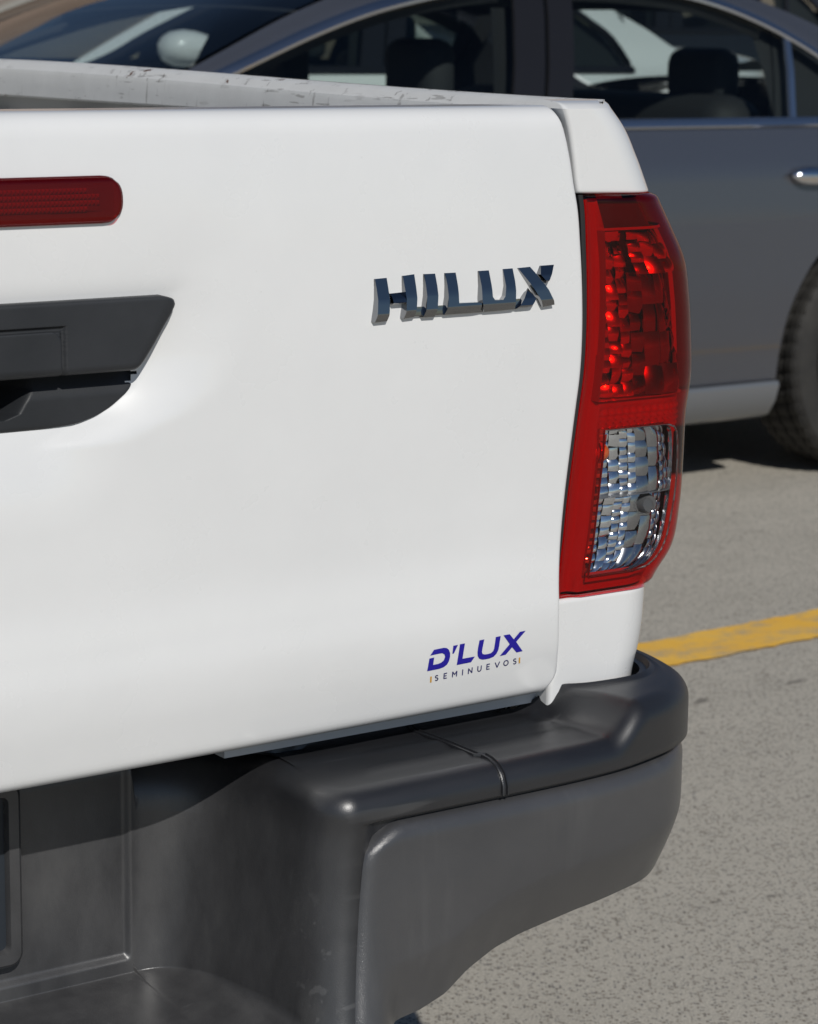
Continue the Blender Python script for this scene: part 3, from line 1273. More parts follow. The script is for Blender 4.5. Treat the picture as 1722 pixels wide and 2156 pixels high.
    b.grid([[corner(0, z, o) + np.array([x, 0, 0]) for x, o in ((-.0015, -.02), (-.0012, .0005), (.0003, .0016), (.0028, .0016), (.0038, .0006), (.0038, -.012))] for z in zz])
    b.build('gasket', 'rubber', lamp, True, 40)
    # closed back of the lamp bucket
    b = MB()
    zz = np.linspace(ZL0, ZL1, 30)
    b.grid([[depth_pt(a, z, .058) for a in np.linspace(0, wrapA(z) * .95, 16)] for z in zz])
    b.build('lamp_bucket', 'dark_red_housing', lamp)


build_lamp_inside()


# ================================================================ step bumper
def catmull(pts, per=12):
    p = np.array(pts, float)
    p = np.vstack([2 * p[0] - p[1], p, 2 * p[-1] - p[-2]])
    out = []
    for i in range(1, len(p) - 2):
        for t in np.arange(per) / per:
            out.append(.5 * ((2 * p[i]) + (-p[i - 1] + p[i + 1]) * t + (2 * p[i - 1] - 5 * p[i] + 4 * p[i + 1] - p[i + 2]) * t**2
                             + (-p[i - 1] + 3 * p[i] - 3 * p[i + 1] + p[i + 2]) * t**3))
    out.append(p[-2])
    return np.array(out)


YF = -.104
# right of the recess: outer line and inner line of the pad, in plan
_out = [(-.300, YF), (-.20, YF), (-.10, -.1035), (-.03, -.099), (.018, -.089), (.062, -.073), (.098, -.048), (.125, -.013), (.141, .035), (.149, .085), (.153, .15), (.153, .26)]
_inn = [(-.235, .030), (-.165, .030), (-.095, .030), (-.050, .028), (-.014, -.006), (.026, -.015), (.066, -.012), (.092, .006), (.108, .038), (.114, .085), (.115, .15), (.115, .26)]
OUT, INN = catmull(_out, 14), catmull(_inn, 14)


def zbot(x, y):
    return float(np.interp(x + max(y + .09, 0) * .35, [-.32, -.27, -.232, -.205, -.18, -.15, -.12, -.05, .02, .09, .16, .22], [.424, .428, .433, .440, .454, .465, .471, .478, .482, .485, .488, .490]))


def foot_flare(x, z):
    return .030 * float(np.clip((.60 - z) / .19, 0, 1.05))**2 * float(1 - sstep(-.26, -.04, x))


def end_in(x):
    return .009 * float(sstep(.03, .11, x))


def build_bumper():
    cols = []      # each: dict(Po, Pr, n, In, wt, zb, lift, groove)
    # centre: flat recess
    for x in list(np.linspace(-.70, -.416, 22)) + list(np.linspace(-.4125, -.4035, 8)):
        cols.append(dict(Po=(x, YF), Pr=(x, .100), n=(0, -1), In=(x, .125), wt=0, zb=.385, fr=0, ff=0, x=x))
    # concave flare on the right of the recess, then the rounded rim
    P0, P1, P2, P3 = map(np.array, ((-.40, .100), (-.340, .090), (-.334, .03), (-.3335, -.062)))
    fl = []
    for t in np.linspace(0, 1, 42):
        fl.append((1 - t)**3 * P0 + 3 * (1 - t)**2 * t * P1 + 3 * (1 - t) * t * t * P2 + t**3 * P3)
    for th in np.linspace(0, pi / 2, 16)[1:]:
        fl.append(np.array([-.3035 - .030 * cos(th), -.062 - (.104 - .062) * sin(th)]))
    fl = np.array(fl)
    d = np.gradient(fl, axis=0)
    nn = np.stack([d[:, 1], -d[:, 0]], 1)
    nn /= np.linalg.norm(nn, axis=1)[:, None]
    K = len(fl)
    cross = np.argmax(fl[:, 1] < .026)
    for k in range(K):
        t = k / (K - 1)
        po = (-.40 + (.0965) * t, YF)
        if k < cross:
            inn = fl[k] - nn[k] * .026
            inn[1] = max(inn[1], fl[k][1] + .004)
            if k > cross - 8:
                inn = inn
        else:
            u = (k - cross) / (K - 1 - cross)
            inn = np.array([-.315 + (.315 - .2375) * u, .030])
        cols.append(dict(Po=po, Pr=tuple(fl[k]), n=tuple(nn[k]), In=tuple(inn), wt=float(sstep(0, .55, t)), zb=.385, fr=float(1 - sstep(.25, .70, t)), ff=t, x=po[0]))
    dO = np.gradient(OUT, axis=0)
    nO = np.stack([dO[:, 1], -dO[:, 0]], 1)
    nO /= np.linalg.norm(nO, axis=1)[:, None]
    for k in range(len(OUT)):
        cols.append(dict(Po=tuple(OUT[k]), Pr=tuple(OUT[k]), n=tuple(nO[k]), In=tuple(INN[k]), wt=float(1 - sstep(-.30, -.16, OUT[k][0])) if OUT[k][0] < -.1 else 0, zb=zbot(*OUT[k]), fr=0, ff=1, x=OUT[k][0]))
    I0 = np.array([c['In'] for c in cols], float)
    for _ in range(60):
        sm = I0.copy()
        sm[1:-1] = (I0[:-2] + 2 * I0[1:-1] + I0[2:]) / 4
        I0[22:100] = sm[22:100]
    for c, q in zip(cols, I0):
        c['In'] = tuple(q)
    G = []
    lowz = np.concatenate([np.linspace(.604, .49, 30), np.linspace(.487, .464, 10), np.linspace(.462, .408, 100), np.linspace(.406, .389, 8)])
    for c in cols:
        Po, Pr, n, In = map(np.array, (c['Po'], c['Pr'], c['n'], c['In']))
        x = c['x']
        lift = .026 * float(sstep(-.030, .018, Po[0])) if Po[0] > -.2 else 0.0
        zt_ = .636 + lift
        lip = .011 * (1 - float(sstep(-.09, -.03, Po[0])))
        gro = float(sstep(-.298, -.285, x))
        R = .021 + .034 * c['fr']
        f0, f1 = .4110 + .021 * c['ff'], .4370 + .020 * c['ff']
        zpf = min(.6095, zt_ - R - .002)

        def base(z):
            rho = float(sstep(f0, f1, z))
            p = Po * (1 - rho) + Pr * rho
            if x < -.402:                      # shallow step round the plate
                p = p + np.array([0, .005 * float(sstep(.447, .455, z)) * float(1 - sstep(-.4110, -.4045, x))])
            p = p + np.array([-max(min(.60, zt_ - R) - z, 0) * .11 * c['wt'], 0])
            return p + np.array([0, -foot_flare(max(x, -.30), z) * (c['wt'] if x < -.30 else 1)])
        col = []
        pt = base(.6)
        edge = pt - n * R
        col.append((*(In - n * .006), zt_ - .05))
        col.append((*(In - n * .006), zt_ + lip - .001))
        col.append((*(In - n * .003), zt_ + lip))
        col.append((*(In + n * .0005), zt_ + lip - .001))
        col.append((*(In + n * .0035), zt_ + .0035))
        col.append((*(In + n * .008), zt_ + .0002))
        for t in np.linspace(0.12, 1, 11):
            q = (In + n * .008) * (1 - t) + edge * t
            rib = .0011 * sin(t * 2 * pi * 3) * float(sstep(0, .2, t) * (1 - sstep(.75, 1, t))) if -.28 < x < -.03 else 0
            col.append((*q, zt_ + rib + .0012 * sin(pi * t)))
        for th in np.linspace(0, pi / 2, 11)[1:]:
            q = edge + n * R * sin(th)
            col.append((*q, zt_ - R + R * cos(th)))
        for z in np.linspace(zt_ - R, zpf, 6)[1:]:
            col.append((*base(z), z))
        col.append((*(base(zpf - .001) - n * .0015 * gro), zpf - .001))
        col.append((*(base(zpf - .002) - n * (.008 * gro + end_in(Po[0]))), zpf - .002))
        for zr in lowz:
            zl_ = zpf - .005
            z = zl_ - (.604 - zr) / (.604 - .389) * (zl_ - (c['zb'] + .004))
            tk = -.010 * float(sstep(.56, .44, z)) * gro if x > -.28 else 0
            tk -= .03 * float(sstep(c['zb'] + .035, c['zb'], z))**2 * gro
            col.append((*(base(z) - n * (.008 * gro + end_in(Po[0])) + n * tk), z))
        last = np.array(col[-1])
        nv = np.array([n[0], n[1], 0]) if x > -.30 else np.array([0, -1, 0])
        col.append(tuple(last - nv * .012 + np.array([0, 0, -.003])))
        col.append(tuple(last - nv * .05 + np.array([0, 0, -.004])))
        G.append(col)
    G = np.array(G).transpose(1, 0, 2)
    Lm = G[:, ::-1].copy()
    Lm[..., 0] = -1.4 - Lm[..., 0]
    A = np.concatenate([Lm[:, :-1], G], axis=1)
    return MB().grid(A, flip=True).build('step_bumper', 'step_plastic', truck, True, 60)


bumper = build_bumper()
bumper['label'] = 'black plastic step bumper with deep number plate recess'


def bumper_panel():
    """grey corner panel below the groove"""
    pth = OUT
    xl = lambda z: float(np.interp(z, [.385, .45, .543, .575, .59, .61], [-.3300, -.3235, -.3085, -.3030, -.2975, -.287]))
    dO = np.gradient(pth, axis=0)
    nO = np.stack([dO[:, 1], -dO[:, 0]], 1)
    nO /= np.linalg.norm(nO, axis=1)[:, None]
    ss = np.concatenate([[0], np.cumsum(np.linalg.norm(np.diff(pth, axis=0), axis=1))])
    # s runs along the outer line; negative s = to the left of its first point
    def at(s):
        if s < 0:
            return np.array([pth[0][0] + s, YF]), np.array([0, -1.0])
        return np.array([np.interp(s, ss, pth[:, i]) for i in (0, 1)]), np.array([np.interp(s, ss, nO[:, i]) for i in (0, 1)])
    S1 = ss[-1]
    e = [0, .0008, .002, .004, .0065, .010, .014, .019]
    us = e + list(np.linspace(.026, S1 + .02, 120))
    vs = sorted(set([c for c in e] + [1 - c * 2.2 for c in e] + list(np.linspace(.03, .95, 60))))
    P = []
    for v in vs:
        row = []
        for u in us:
            rc = .034
            tt = np.clip(1 - u / rc, 0, 1)
            ztop = .6045 - rc * .9 * (1 - sqrt(max(1 - tt**2, 0)))
            # left edge leans outwards going down
            zg = ztop + v * 0
            p0, _ = at(u + xl(.52) - pth[0][0])
            zb_ = zbot(*p0)
            z = ztop + (zb_ - ztop) * v
            lean = (xl(z) - xl(.52)) * float(1 - sstep(.0, .16, u))
            p, n = at(u + xl(.52) - pth[0][0] + lean)
            dist = min(u * 1.0 + .0, (v) * (ztop - zb_))
            dist_b = (1 - v) * (ztop - zb_)
            tk = -.010 * float(sstep(.56, .44, z)) - .022 * float(np.clip((zb_ + .058 - z) / .058, 0, 1))**1.25 * (1 - .5 * float(sstep(-.02, .15, p[0])))
            k = .0050 + foot_flare(max(p[0], -.30), z) - end_in(p[0]) - float(roll(dist, .016)) * .9 + tk * float(sstep(-.30, -.26, p[0])) - .006 * float(sstep(.02, 0, dist_b)) * 0
            q = p + n * k
            row.append((q[0], q[1], z))
        P.append(row)
    P = np.array(P)
    b = MB().grid(P, flip=True)
    top, left = P[0], P[:, 0]
    for L, fl in ((top, False), (left, True)):
        bk = L.copy()
        bk[:, 1] += .014
        b.grid([L, bk], flip=fl)
    bot = P[-1]
    bk = bot.copy()
    bk[:, 1] += .05
    bk[:, 2] += .004
    b.grid([bot, bk], flip=True)
    return b


pb = bumper_panel()
corner_panel = pb.build('bumper_corner_panel', 'panel_plastic', bumper, True, 60)
corner_panel['label'] = 'dark grey grained corner panel of the bumper'
pb2 = MB()
pb2.v = [(-1.4 - x, y, z) for x, y, z in pb.v]
pb2.f = [f[::-1] for f in pb.f]
pb2.build('bumper_corner_panel', 'panel_plastic', bumper, True, 60)

# seam across the step pad: a shallow open joint with raised lips
b = MB()
sx = -.163
path_top = [(sx, .030, .648), (sx, .027, .6415), (sx, .022, .6368), (sx + .002, -.03, .6372), (sx + .002, -.070, .6370), (sx + .007, -.074, .6370), (sx + .007, -.084, .6362),
            (sx + .007, -.0935, .6330), (sx + .007, -.1005, .6265), (sx + .007, -.1042, .6180), (sx + .007, -.1045, .6098)]
rows = []
for p in path_top:
    x, y, z = p
    up = (0, 0, 1) if y > -.085 else ((0, -.7, .7) if y > -.101 else (0, -1, 0))
    rows.append([(x - .0034, y, z - .0006), (x - .0030, y + up[1] * .0016, z + up[2] * .0016), (x - .0018, y + up[1] * .0020, z + up[2] * .0020), (x - .0012, y + up[1] * .0003, z + up[2] * .0003),
                 (x + .0012, y + up[1] * .0003, z + up[2] * .0003), (x + .0018, y + up[1] * .0022, z + up[2] * .0022), (x + .0032, y + up[1] * .0020, z + up[2] * .0020), (x + .0036, y, z - .0006)])
b.grid(rows, flip=False)
b.build('pad_joint', 'step_plastic', bumper, True, 30)

# number plate frame at the left edge of the view
plate_y = .100
b = MB()
fx, z0p, z1p = -.513, .470, .632


def rr_loop(hx, za, zb_, r, n=6):
    pts = []
    for (cx, cz, a0) in ((hx - r, zb_ - r, 0), (-hx + r, zb_ - r, 90), (-hx + r, za + r, 180), (hx - r, za + r, 270)):
        for i in range(n + 1):
            t = radians(a0 + 90 * i / n)
            pts.append((-.7 + cx + r * cos(t), cz + r * sin(t)))
    return pts


hx = .187
L = [[(x, plate_y + .004, z) for x, z in rr_loop(hx + .001, z0p - .001, z1p, .012)], [(x, plate_y - .008, z) for x, z in rr_loop(hx, z0p, z1p, .012)],
     [(x, plate_y - .011, z) for x, z in rr_loop(hx - .003, z0p + .003, z1p - .003, .010)], [(x, plate_y - .011, z) for x, z in rr_loop(hx - .012, z0p + .013, z1p - .012, .006)],
     [(x, plate_y - .008, z) for x, z in rr_loop(hx - .0135, z0p + .0145, z1p - .0135, .005)], [(x, plate_y - .004, z) for x, z in rr_loop(hx - .014, z0p + .015, z1p - .014, .005)]]
b.grid(L, closed=True, flip=True)
b.build('number_plate_frame', 'step_plastic', truck, True, 40)
simple('plate_dark', (.02, .026, .034), .5)
MB().poly([(x, plate_y - .005, z) for x, z in rr_loop(hx - .0135, z0p + .0145, z1p - .0135, .005)]).build('number_plate', 'plate_dark', truck, False)


# ================================================================ cars
def lerp_tab(tab):
    xs, ys = zip(*tab)
    return spline(xs, ys)


def build_wheel(car, X, Yc, R, side, hubmat='wheel_alloy', swap=False):
    """side = -1: outer face towards -Y.  wheel > tyre, rim"""
    w = .225
    hub = MB()
    # rim: dish, spokes, barrel
    n = 60
    y_out = Yc + side * w / 2
    prof = [(R * .70, y_out), (R * .715, y_out - side * .006), (R * .69, y_out - side * .02), (R * .66, y_out - side * .12), (R * .66, y_out - side * .2)]
    hub.grid([[(X + r * cos(2 * pi * k / n), y, R + r * sin(2 * pi * k / n)) for k in range(n)] for r, y in prof], closed=True, flip=side < 0)
    for s in range(5):
        for dd in (-.16, .16):
            a = 2 * pi * s / 5 + .3
            d0 = np.array([cos(a), 0, sin(a)])
            d1 = np.array([cos(a + dd), 0, sin(a + dd)])
            c = np.array([X, y_out - side * .015, R])
            hub.tube([c + d0 * .04, c + d1 * R * .45 + np.array([0, -side * .005, 0]), c + d1 * R * .69], [.022, .018, .016], 8)
    hub.tube([(X, y_out - side * .05, R), (X, y_out - side * .005, R)], [.06, .045], 20)
    hub.tube([(X, y_out - side * .12, R), (X, y_out - side * .14, R)], [R * .55, R * .55], 30)
    if swap:
        hub.v = [(y, x, z) for x, y, z in hub.v]
        hub.f = [f[::-1] for f in hub.f]
    wheel = hub.build('wheel', hubmat, car, True, 40)
    # tyre with circumferential grooves and tread blocks
    t = MB()
    n = 144
    half = w / 2
    pr = [(-half * .86, R * .70), (-half * .98, R * .78), (-half, R * .86), (-half * .95, R * .945), (-half * .84, R * .982)]
    for g0, g1 in ((-.80, -.50), (-.42, -.06), (.06, .42), (.50, .80)):
        pr += [(half * (g0 - .005), R * .965), (half * g0, R * .995), (half * (g0 + g1) / 2, R), (half * g1, R * .995), (half * (g1 + .005), R * .965)]
    pr += [(half * .84, R * .982), (half * .95, R * .945), (half, R * .86), (half * .98, R * .78), (half * .86, R * .70)]
    rows = []
    for o, r in pr:
        row = []
        for k in range(n):
            ph = 2 * pi * (k + o * 12) / n
            rr = r - (.006 if (k % 3 == 0 and r > R * .974) else 0)
            row.append((X + rr * cos(ph), Yc + o, R + rr * sin(ph)))
        rows.append(row)
    t.grid(rows, closed=True, flip=False)
    if swap:
        t.v = [(y, x, z) for x, y, z in t.v]
        t.f = [f[::-1] for f in t.f]
    t.build('tyre', 'tyre_rubber', wheel, True, 30)
    return wheel


def build_car(name, label, paint, dx, y0, zs=1.0, detail=True, W=1.80, group=None):
    """saloon parked along X, nose to -X, left side at Y = y0. dx shifts it along X, zs stretches its height"""
    car = empty(name, (2.4 + dx, y0 + W / 2, 0))
    tag(car, label, 'car', group)
    zt = lerp_tab([(1.28, 1.0), (1.42, 1.045), (1.56, 1.105), (1.74, 1.172), (1.93, 1.238), (2.10, 1.288), (2.27, 1.324), (2.5, 1.356), (2.75, 1.366), (3.0, 1.360), (3.18, 1.340), (3.34, 1.296), (3.47, 1.243), (3.60, 1.170), (3.70, 1.095), (3.76, 1.0)])
    topc = lerp_tab([(.30, .62), (.36, .76), (.6, .86), (.95, .935), (1.10, .965), (1.25, 1.03), (1.46, 1.122), (1.66, 1.205), (1.86, 1.285), (2.06, 1.348), (2.3, 1.395), (2.6, 1.42), (2.9, 1.418), (3.2, 1.395),
                     (3.42, 1.345), (3.62, 1.275), (3.85, 1.175), (4.05, 1.075), (4.3, 1.045), (4.6, 1.01), (4.68, .93), (4.72, .7)])
    belt = lambda x: 1.0 + 0 * x

    def inset(z):
        return float(np.interp(z, [.15, .25, .40, .55, .75, .88, .96, 1.0, 1.15, 1.30, 1.37, 1.45], [.055, .02, .004, .0, .006, .016, .034, .045, .105, .185, .235, .31]))

    def ends(x):
        return .35 * (max(0, (.75 - x) / .45))**2.2 + .25 * (max(0, (x - 4.25) / .45))**2.2

    def S(x, z, s=-1, out=0.0):
        """a point of the left (s=-1) or right side skin"""
        i = inset(z) + ends(x) - out
        y = y0 + i if s < 0 else y0 + W - i
        return (x + dx, y, z * zs)
    AR, RW = .41, .335
    wx = (.98, 3.775)

    def zlow(x):
        z = .300 if .98 < x < 3.775 else .28
        for w in wx:
            d = abs(x - w)
            if d < AR:
                z = max(z, RW + sqrt(AR * AR - d * d))
        return z
    xs = np.array(sorted(set(list(np.linspace(.30, 4.72, 130)) + [w + AR * sin(t) for w in wx for t in np.linspace(-pi / 2, pi / 2, 40)] + [w + s * (AR + .0005) for w in wx for s in (-1, 1)])))
    for s in (-1, 1):
        b = MB()
        P = []
        for x in xs:
            top_ = min(1.0, float(topc(x)) - .015)
            lo_ = min(zlow(x), top_ - .02)
            P.append([S(x, lo_ + (top_ - lo_) * t, s) for t in np.linspace(0, 1, 24)])
        b.grid(P, flip=s < 0)
        # return lip inside the wheel arches
        P = np.array(P)
        lip = P[:, 0].copy()
        lip[:, 1] -= s * .06
        b.grid([P[:, 0], lip], flip=s < 0)
        b.build('body_side', paint, car, True, 60)
        # side skirt
        b = MB()
        xk = np.linspace(.98 + AR * .93, 3.775 - AR * 1.01, 40)
        b.grid([[S(x, z, s, o) for z, o in ((.297, -.012), (.2965, .016), (.285, .022), (.24, .016), (.20, .004), (.186, -.02), (.19, -.09))] for x in xk], flip=s > 0)
        for x, f in ((xk[0], 0), (xk[-1], 1)):
            b.poly([S(x, z, s, o) for z, o in ((.297, -.012), (.2965, .016), (.285, .022), (.24, .016), (.20, .004), (.186, -.02), (.19, -.09))])
        b.build('side_skirt', 'skirt_paint' if paint == 'sedan_paint' else paint, car, True, 40)
        # pillar band and roof edge above the side windows
        xg = np.linspace(1.27, 3.78, 110)
        b = MB()
        rows = []
        for x in xg:
            a = max(float(zt(x)), 1.0)
            e = max(float(topc(x)) - .012, a + .004)
            ee = inset(e)
            r = [S(x, a + (e - a) * t, s, .006 * sin(pi * min(t * 1.3, 1))) for t in np.linspace(0, 1, 8)]
            rows.append(r)
        b.grid(rows, flip=s < 0)
        # rear quarter below the tail of the side window
        xq = np.linspace(3.74, 4.30, 20)
        b.grid([[S(x, 1.0 + max(float(topc(x)) - .012 - 1.0, .002) * t, s) for t in np.linspace(0, 1, 6)] for x in xq], flip=s < 0)
        b.build('roof_rail', paint, car, True, 60)
        # bright window surround
        b = MB()
        loop = [S(x, float(zt(x)) - .006, s, .010) for x in np.linspace(1.30, 3.74, 90)]
        low = [S(x, 1.003, s, .010) for x in np.linspace(3.74, 1.30, 60)]
        tr = np.array(loop)
        band = []
        for x in np.linspace(1.30, 3.745, 90):
            z = float(zt(x))
            band.append([S(x, z + .016, s, .006), S(x, z + .012, s, .012), S(x, z - .004, s, .014), S(x, z - .012, s, .008), S(x, z - .013, s, -.01)])
        b.grid(band, flip=s > 0)
        b.grid([[S(x, 1.018, s, -.008), S(x, 1.018, s, .008), S(x, 1.010, s, .013), S(x, .998, s, .013), S(x, .992, s, .006), S(x, .992, s, -.01)] for x in np.linspace(1.29, 3.76, 40)], flip=s < 0)
        b.build('window_trim', 'satin_trim' if detail else 'trim_black', car, True, 40)
        # B pillar and the bar of the quarter light
        b = MB()
        for x0, x1, tl, o in ((2.445, 2.545, .36, .004), (2.555, 2.640, .36, .004)):
            b.grid([[S(x0 + tl * (z - 1.0), z, s, o - .01), S(x0 + tl * (z - 1.0) + .002, z, s, o), S(x1 + tl * (z - 1.0) - .002, z, s, o), S(x1 + tl * (z - 1.0), z, s, o - .01)] for z in np.linspace(1.0, 1.362, 10)], flip=s < 0)
        b.grid([[S(x_ + .36 * (z - 1), z, s, -.012) for x_ in (2.543, 2.557)] for z in np.linspace(1.0, 1.36, 4)], flip=s < 0)
        b.build('door_pillar', 'trim_black', car, True, 40)
        b = MB()
        b.grid([[S(3.408 + .26 * (z - 1), z, s, -.004), S(3.411 + .26 * (z - 1), z, s, .006), S(3.428 + .26 * (z - 1), z, s, .006), S(3.431 + .26 * (z - 1), z, s, -.004)] for z in np.linspace(1.005, 1.245, 8)], flip=s < 0)
        b.build('quarter_bar', 'satin_trim' if detail else 'trim_black', car, True, 40)
        # side windows, each a pane
        for x0, x1 in ((1.33, 2.60), (2.60, 3.44), (3.44, 3.735)):
            xw = np.linspace(x0, x1, 26)
            MB().grid([[S(x, 1.005 + max(float(zt(x)) - 1.005, .001) * t, s, -.003) for t in np.linspace(0, 1, 8)] for x in xw], flip=s < 0).build('side_window', 'window_glass', car)
        # black inner frame edge that thickens the doors
        b = MB()
        for x0, x1 in ((1.33, 2.545), (2.725, 3.41)):
            xw = np.linspace(x0, x1, 30)
            b.grid([[S(x, float(zt(x)) - .012, s, -.01), S(x, float(zt(x)) - .045, s, -.045), S(x, float(zt(x)) - .02, s, -.09)] for x in xw], flip=s > 0)
            b.grid([[S(x, 1.0, s, -.01), S(x, 1.006, s, -.05), S(x, .94, s, -.12), S(x, .5, s, -.12)] for x in xw], flip=s < 0)
        for x0, x1 in ((2.42, 2.67), (3.39, 3.46)):
            b.grid([[S(x0 + .3 * (z - 1), z, s, -.04), S((x0 + x1) / 2 + .3 * (z - 1), z, s, -.10), S(x1 + .3 * (z - 1), z, s, -.04)] for z in np.linspace(.98, 1.30, 6)], flip=s < 0)
        b.grid([[S(x, z, s, -.05) for z in np.linspace(.95, max(float(zt(x)), 1.0), 6)] for x in np.linspace(3.40, 3.74, 12)], flip=s < 0)
        b.build('door_lining', 'cabin_dark', car, True, 50)
        # door handles
        for hx_ in (2.26, 3.385):
            b = MB()
            for k in range(1):
                rows = []
                for t in np.linspace(0, 1, 15):
                    x = hx_ + .21 * t
                    r = .026 * sqrt(max(1 - (2 * t - 1)**4, .02))
                    lift = .034 * sqrt(max(1 - (2 * t - 1)**4, 0))
                    cz = .862 - .006 * t
                    rows.append([S(x, cz + r * cos(a), s, lift * .55 + .018 * sin(a)) for a in np.linspace(0, 2 * pi, 14)[:-1]])
                b.grid(rows, closed=True, flip=s > 0)
            b.build('door_handle', 'handle_chrome' if detail else paint, car)
        # door mirror
        rows = []
        mx = 1.66
        for t in np.linspace(0, 1, 12):
            th = pi * t
            r = sin(th)**.7
            yy = .06 + .13 * (1 - cos(th)) / 2 * 1.3
            rows.append([(mx + dx + .125 * r * cos(a) - .03 * t, (y0 + inset(1.0) - yy) if s < 0 else (y0 + W - inset(1.0) + yy), (1.075 + .058 * r * sin(a) * (1 - .25 * cos(a))) * zs) for a in np.linspace(0, 2 * pi, 18)[:-1]])
        mb = MB().grid(rows, closed=True, flip=s > 0)
        mo = mb.build('door_mirror', paint, car)
        MB().tube([S(1.64, 1.0, s, .0), S(1.645, 1.035, s, .07)], [.02, .016], 8).build('mirror_foot', 'trim_black', mo)
        if s < 0 or not detail:
            for w in wx:
                build_wheel(car, w + dx, y0 + .125 if s < 0 else y0 + W - .125, RW, -1 if s < 0 else 1)
        else:
            for w in wx:
                build_wheel(car, w + dx, y0 + W - .125, RW, 1)
    # roof, bonnet, boot: skin lofted from side to side
    def skin(x0, x1, n, nm, mat, pull=0.0):
        P = []
        for x in np.linspace(x0, x1, n):
            e = float(topc(x)) - .012
            i = inset(e) + ends(x) + pull
            row = []
            for t in np.linspace(0, 1, 20):
                y = y0 + i + (W - 2 * i) * t
                row.append((x + dx, y, (e + .034 * (1 - (2 * t - 1)**4) + .012 * (1 - (2 * t - 1)**2)) * zs))
            P.append(row)
        return MB().grid(P, flip=True).build(nm, mat, car)
    skin(.30, 1.12, 24, 'bonnet', paint)
    skin(1.12, 1.98, 24, 'windscreen', 'screen_glass', .03)
    skin(1.98, 3.40, 30, 'roof', paint)
    skin(3.40, 4.06, 16, 'rear_window', 'screen_glass', .03)
    skin(4.06, 4.72, 16, 'boot_lid', paint)
    # nose and tail panels
    for x, f in ((.30, False), (4.72, True)):
        b = MB()
        P = []
        for t in np.linspace(0, 1, 12):
            r = []
            for z in (.22, .35, .5, float(topc(x)) - .01):
                i = inset(z) + ends(x)
                r.append((x + dx, y0 + i + (W - 2 * i) * t, z * zs))
            P.append(r)
        b.grid(P, flip=f).build('front_panel' if x < 1 else 'rear_panel', paint, car)
    # cabin: floor, dash, seats, headlining
    b = MB()
    b.box((.5 + dx, y0 + .14, .20), (4.5 + dx, y0 + W - .14, .30 * zs))
    b.build('floor_pan', 'cabin_dark', car, False)
    b = MB()
    xh = np.linspace(1.98, 3.45, 20)
    rows = []
    for x in xh:
        e = float(topc(x)) - .05
        i = inset(e) + .05
        rows.append([(x + dx, y0 + i + (W - 2 * i) * t, (e + .02 * (1 - (2 * t - 1)**2)) * zs) for t in np.linspace(0, 1, 8)])
    b.grid(rows, flip=True).build('headlining', 'cabin_grey', car)
    rounded_box('dashboard', (1.15 + dx, y0 + .18, .62 * zs), (1.62 + dx, y0 + W - .18, .955 * zs), .08, 'cabin_dark', car)
    for yy in (y0 + .30, y0 + W - .78):
        rounded_box('front_seat', (2.30 + dx, yy, .5 * zs), (2.52 + dx, yy + .48, 1.02 * zs), .09, 'cabin_grey', car)
        rounded_box('headrest', (2.46 + dx, yy + .12, 1.03 * zs), (2.56 + dx, yy + .36, 1.22 * zs), .045, 'cabin_grey', car)
    rounded_box('rear_seat', (3.30 + dx, y0 + .22, .45 * zs), (3.52 + dx, y0 + W - .22, 1.07 * zs), .09, 'cabin_dark', car)
    for yy in (y0 + .36, y0 + W - .60):
        rounded_box('headrest', (3.43 + dx, yy, 1.04 * zs), (3.53 + dx, yy + .26, 1.20 * zs), .048, 'cabin_grey', car)
    b = MB()
    b.box((3.5 + dx, y0 + .2, .90 * zs), (4.1 + dx, y0 + W - .2, .97 * zs))
    b.build('parcel_shelf', 'cabin_dark', car, False)
    return car


def copy_mirrored(o, parent):
    """mirror image on the truck's other side (the truck's root lies on its centre line)"""
    c = o.copy()
    COL.objects.link(c)
    c.parent = parent
    if parent is truck:
        c.location.x = -o.location.x
        c.scale.x = -1
    for ch in o.children:
        copy_mirrored(ch, c)
    return c


lb = copy_mirrored(bed_side, truck)
lb['label'] = 'white bed side on the far left of the truck'
ll = copy_mirrored(lamp, truck)
ll['label'] = 'tall red and clear tail lamp on the left corner'


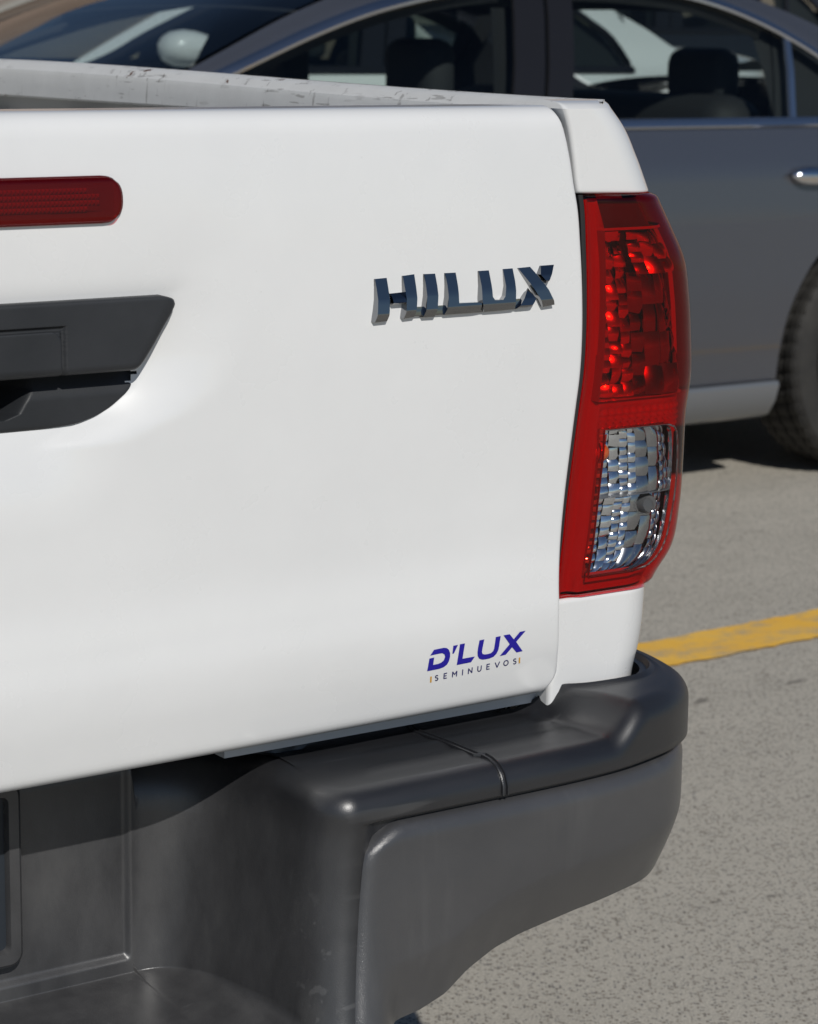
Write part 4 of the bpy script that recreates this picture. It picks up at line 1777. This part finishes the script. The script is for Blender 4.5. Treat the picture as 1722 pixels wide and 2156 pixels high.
def build_cab():
    """double cab ahead of the bed, chassis and wheels"""
    xc = -.70
    def ring(y, z0, z1, h0, h1, n=9):
        r = [(xc - h0, y, z0)]
        for t in np.linspace(0, 1, n):
            r.append((xc - (h0 + (h1 - h0) * t + .03 * sin(pi * t)), y, z0 + (z1 - z0) * t))
        r += [(2 * xc - x, yy, z) for x, yy, z in r[::-1]]
        return r
    st = [(1.64, .50, 1.16), (1.66, .48, 1.17), (2.6, .48, 1.17), (3.5, .48, 1.16), (3.8, .48, 1.12), (4.7, .48, 1.03), (4.95, .50, .95), (5.02, .55, .85)]
    rows = [ring(y, a, c, .86 if y < 4.6 else .80, .82 if y < 4.6 else .74) for y, a, c in st]
    b = MB().grid(rows, flip=True)
    b.poly(rows[0]).poly(rows[-1], True)
    body = b.build('cab_body', 'white_paint', truck, True, 40)
    st = [(1.68, 1.16, .80), (1.72, 1.45, .74), (1.86, 1.70, .66), (2.2, 1.745, .64), (2.7, 1.75, .64), (3.05, 1.70, .65), (3.4, 1.45, .72), (3.72, 1.17, .79)]
    rows = [[(xc - .81, y, 1.15), (xc - h - .02, y, 1.15 + (z - 1.15) * .6), (xc - h, y, z - .01), (xc - h + .08, y, z + .012), (xc, y, z + .03), (xc + h - .08, y, z + .012), (xc + h, y, z - .01), (xc + h + .02, y, 1.15 + (z - 1.15) * .6), (xc + .81, y, 1.15)] for y, z, h in st]
    MB().grid(rows, flip=True).build('cab_roof', 'white_paint', truck, True, 40)
    for s in (-1, 1):
        for y0_, y1_ in ((1.95, 2.55), (2.63, 3.25)):
            MB().poly([(xc + s * .80, y0_, 1.19), (xc + s * .80, y1_ + (.2 if y1_ > 3 else 0), 1.19), (xc + s * .715, y1_ - .05, 1.60), (xc + s * .715, y0_ + .03, 1.60)], s > 0).build('cab_window', 'trim_black', truck, False)
    MB().poly([(xc - .62, 1.672, 1.22), (xc + .62, 1.672, 1.22), (xc + .56, 1.74, 1.60), (xc - .56, 1.74, 1.60)]).build('rear_screen', 'trim_black', truck, False)
    MB().poly([(xc - .70, 3.725, 1.19), (xc + .70, 3.725, 1.19), (xc + .60, 3.15, 1.66), (xc - .60, 3.15, 1.66)], True).build('windscreen', 'trim_black', truck, False)
    b = MB()
    b.box((xc - .40, .20, .42), (xc + .40, 4.7, .56))
    b.build('chassis', 'dark_steel', truck, False)
    for y in (1.02, 4.1):
        MB().tube([(xc - .68, y, .36), (xc + .68, y, .36)], .05, 10).build('axle', 'dark_steel', truck)
        for s in (-1, 1):
            build_wheel(truck, y, xc + s * .70, .36, s, swap=True)


build_cab()

build_car('grey_sedan', 'metallic grey saloon with bright window trim parked beside the pickup', 'sedan_paint', 0.0, 3.285)
build_car('white_car', 'white car behind the grey saloon, partly seen through its windows', 'car_white', 1.32, 5.95, 1.085, False)
build_car('black_car', 'dark car parked far off in front of the beige wall', 'car_black', 5.0, 8.6, 1.24, False)

# ================================================================ far wall
b = MB()
b.box((-30, 16, 0), (60, 16.4, 5.0))
w = b.build('boundary_wall', 'beige_render', None, False)
tag(w, 'plain beige rendered wall in the far background', 'wall')
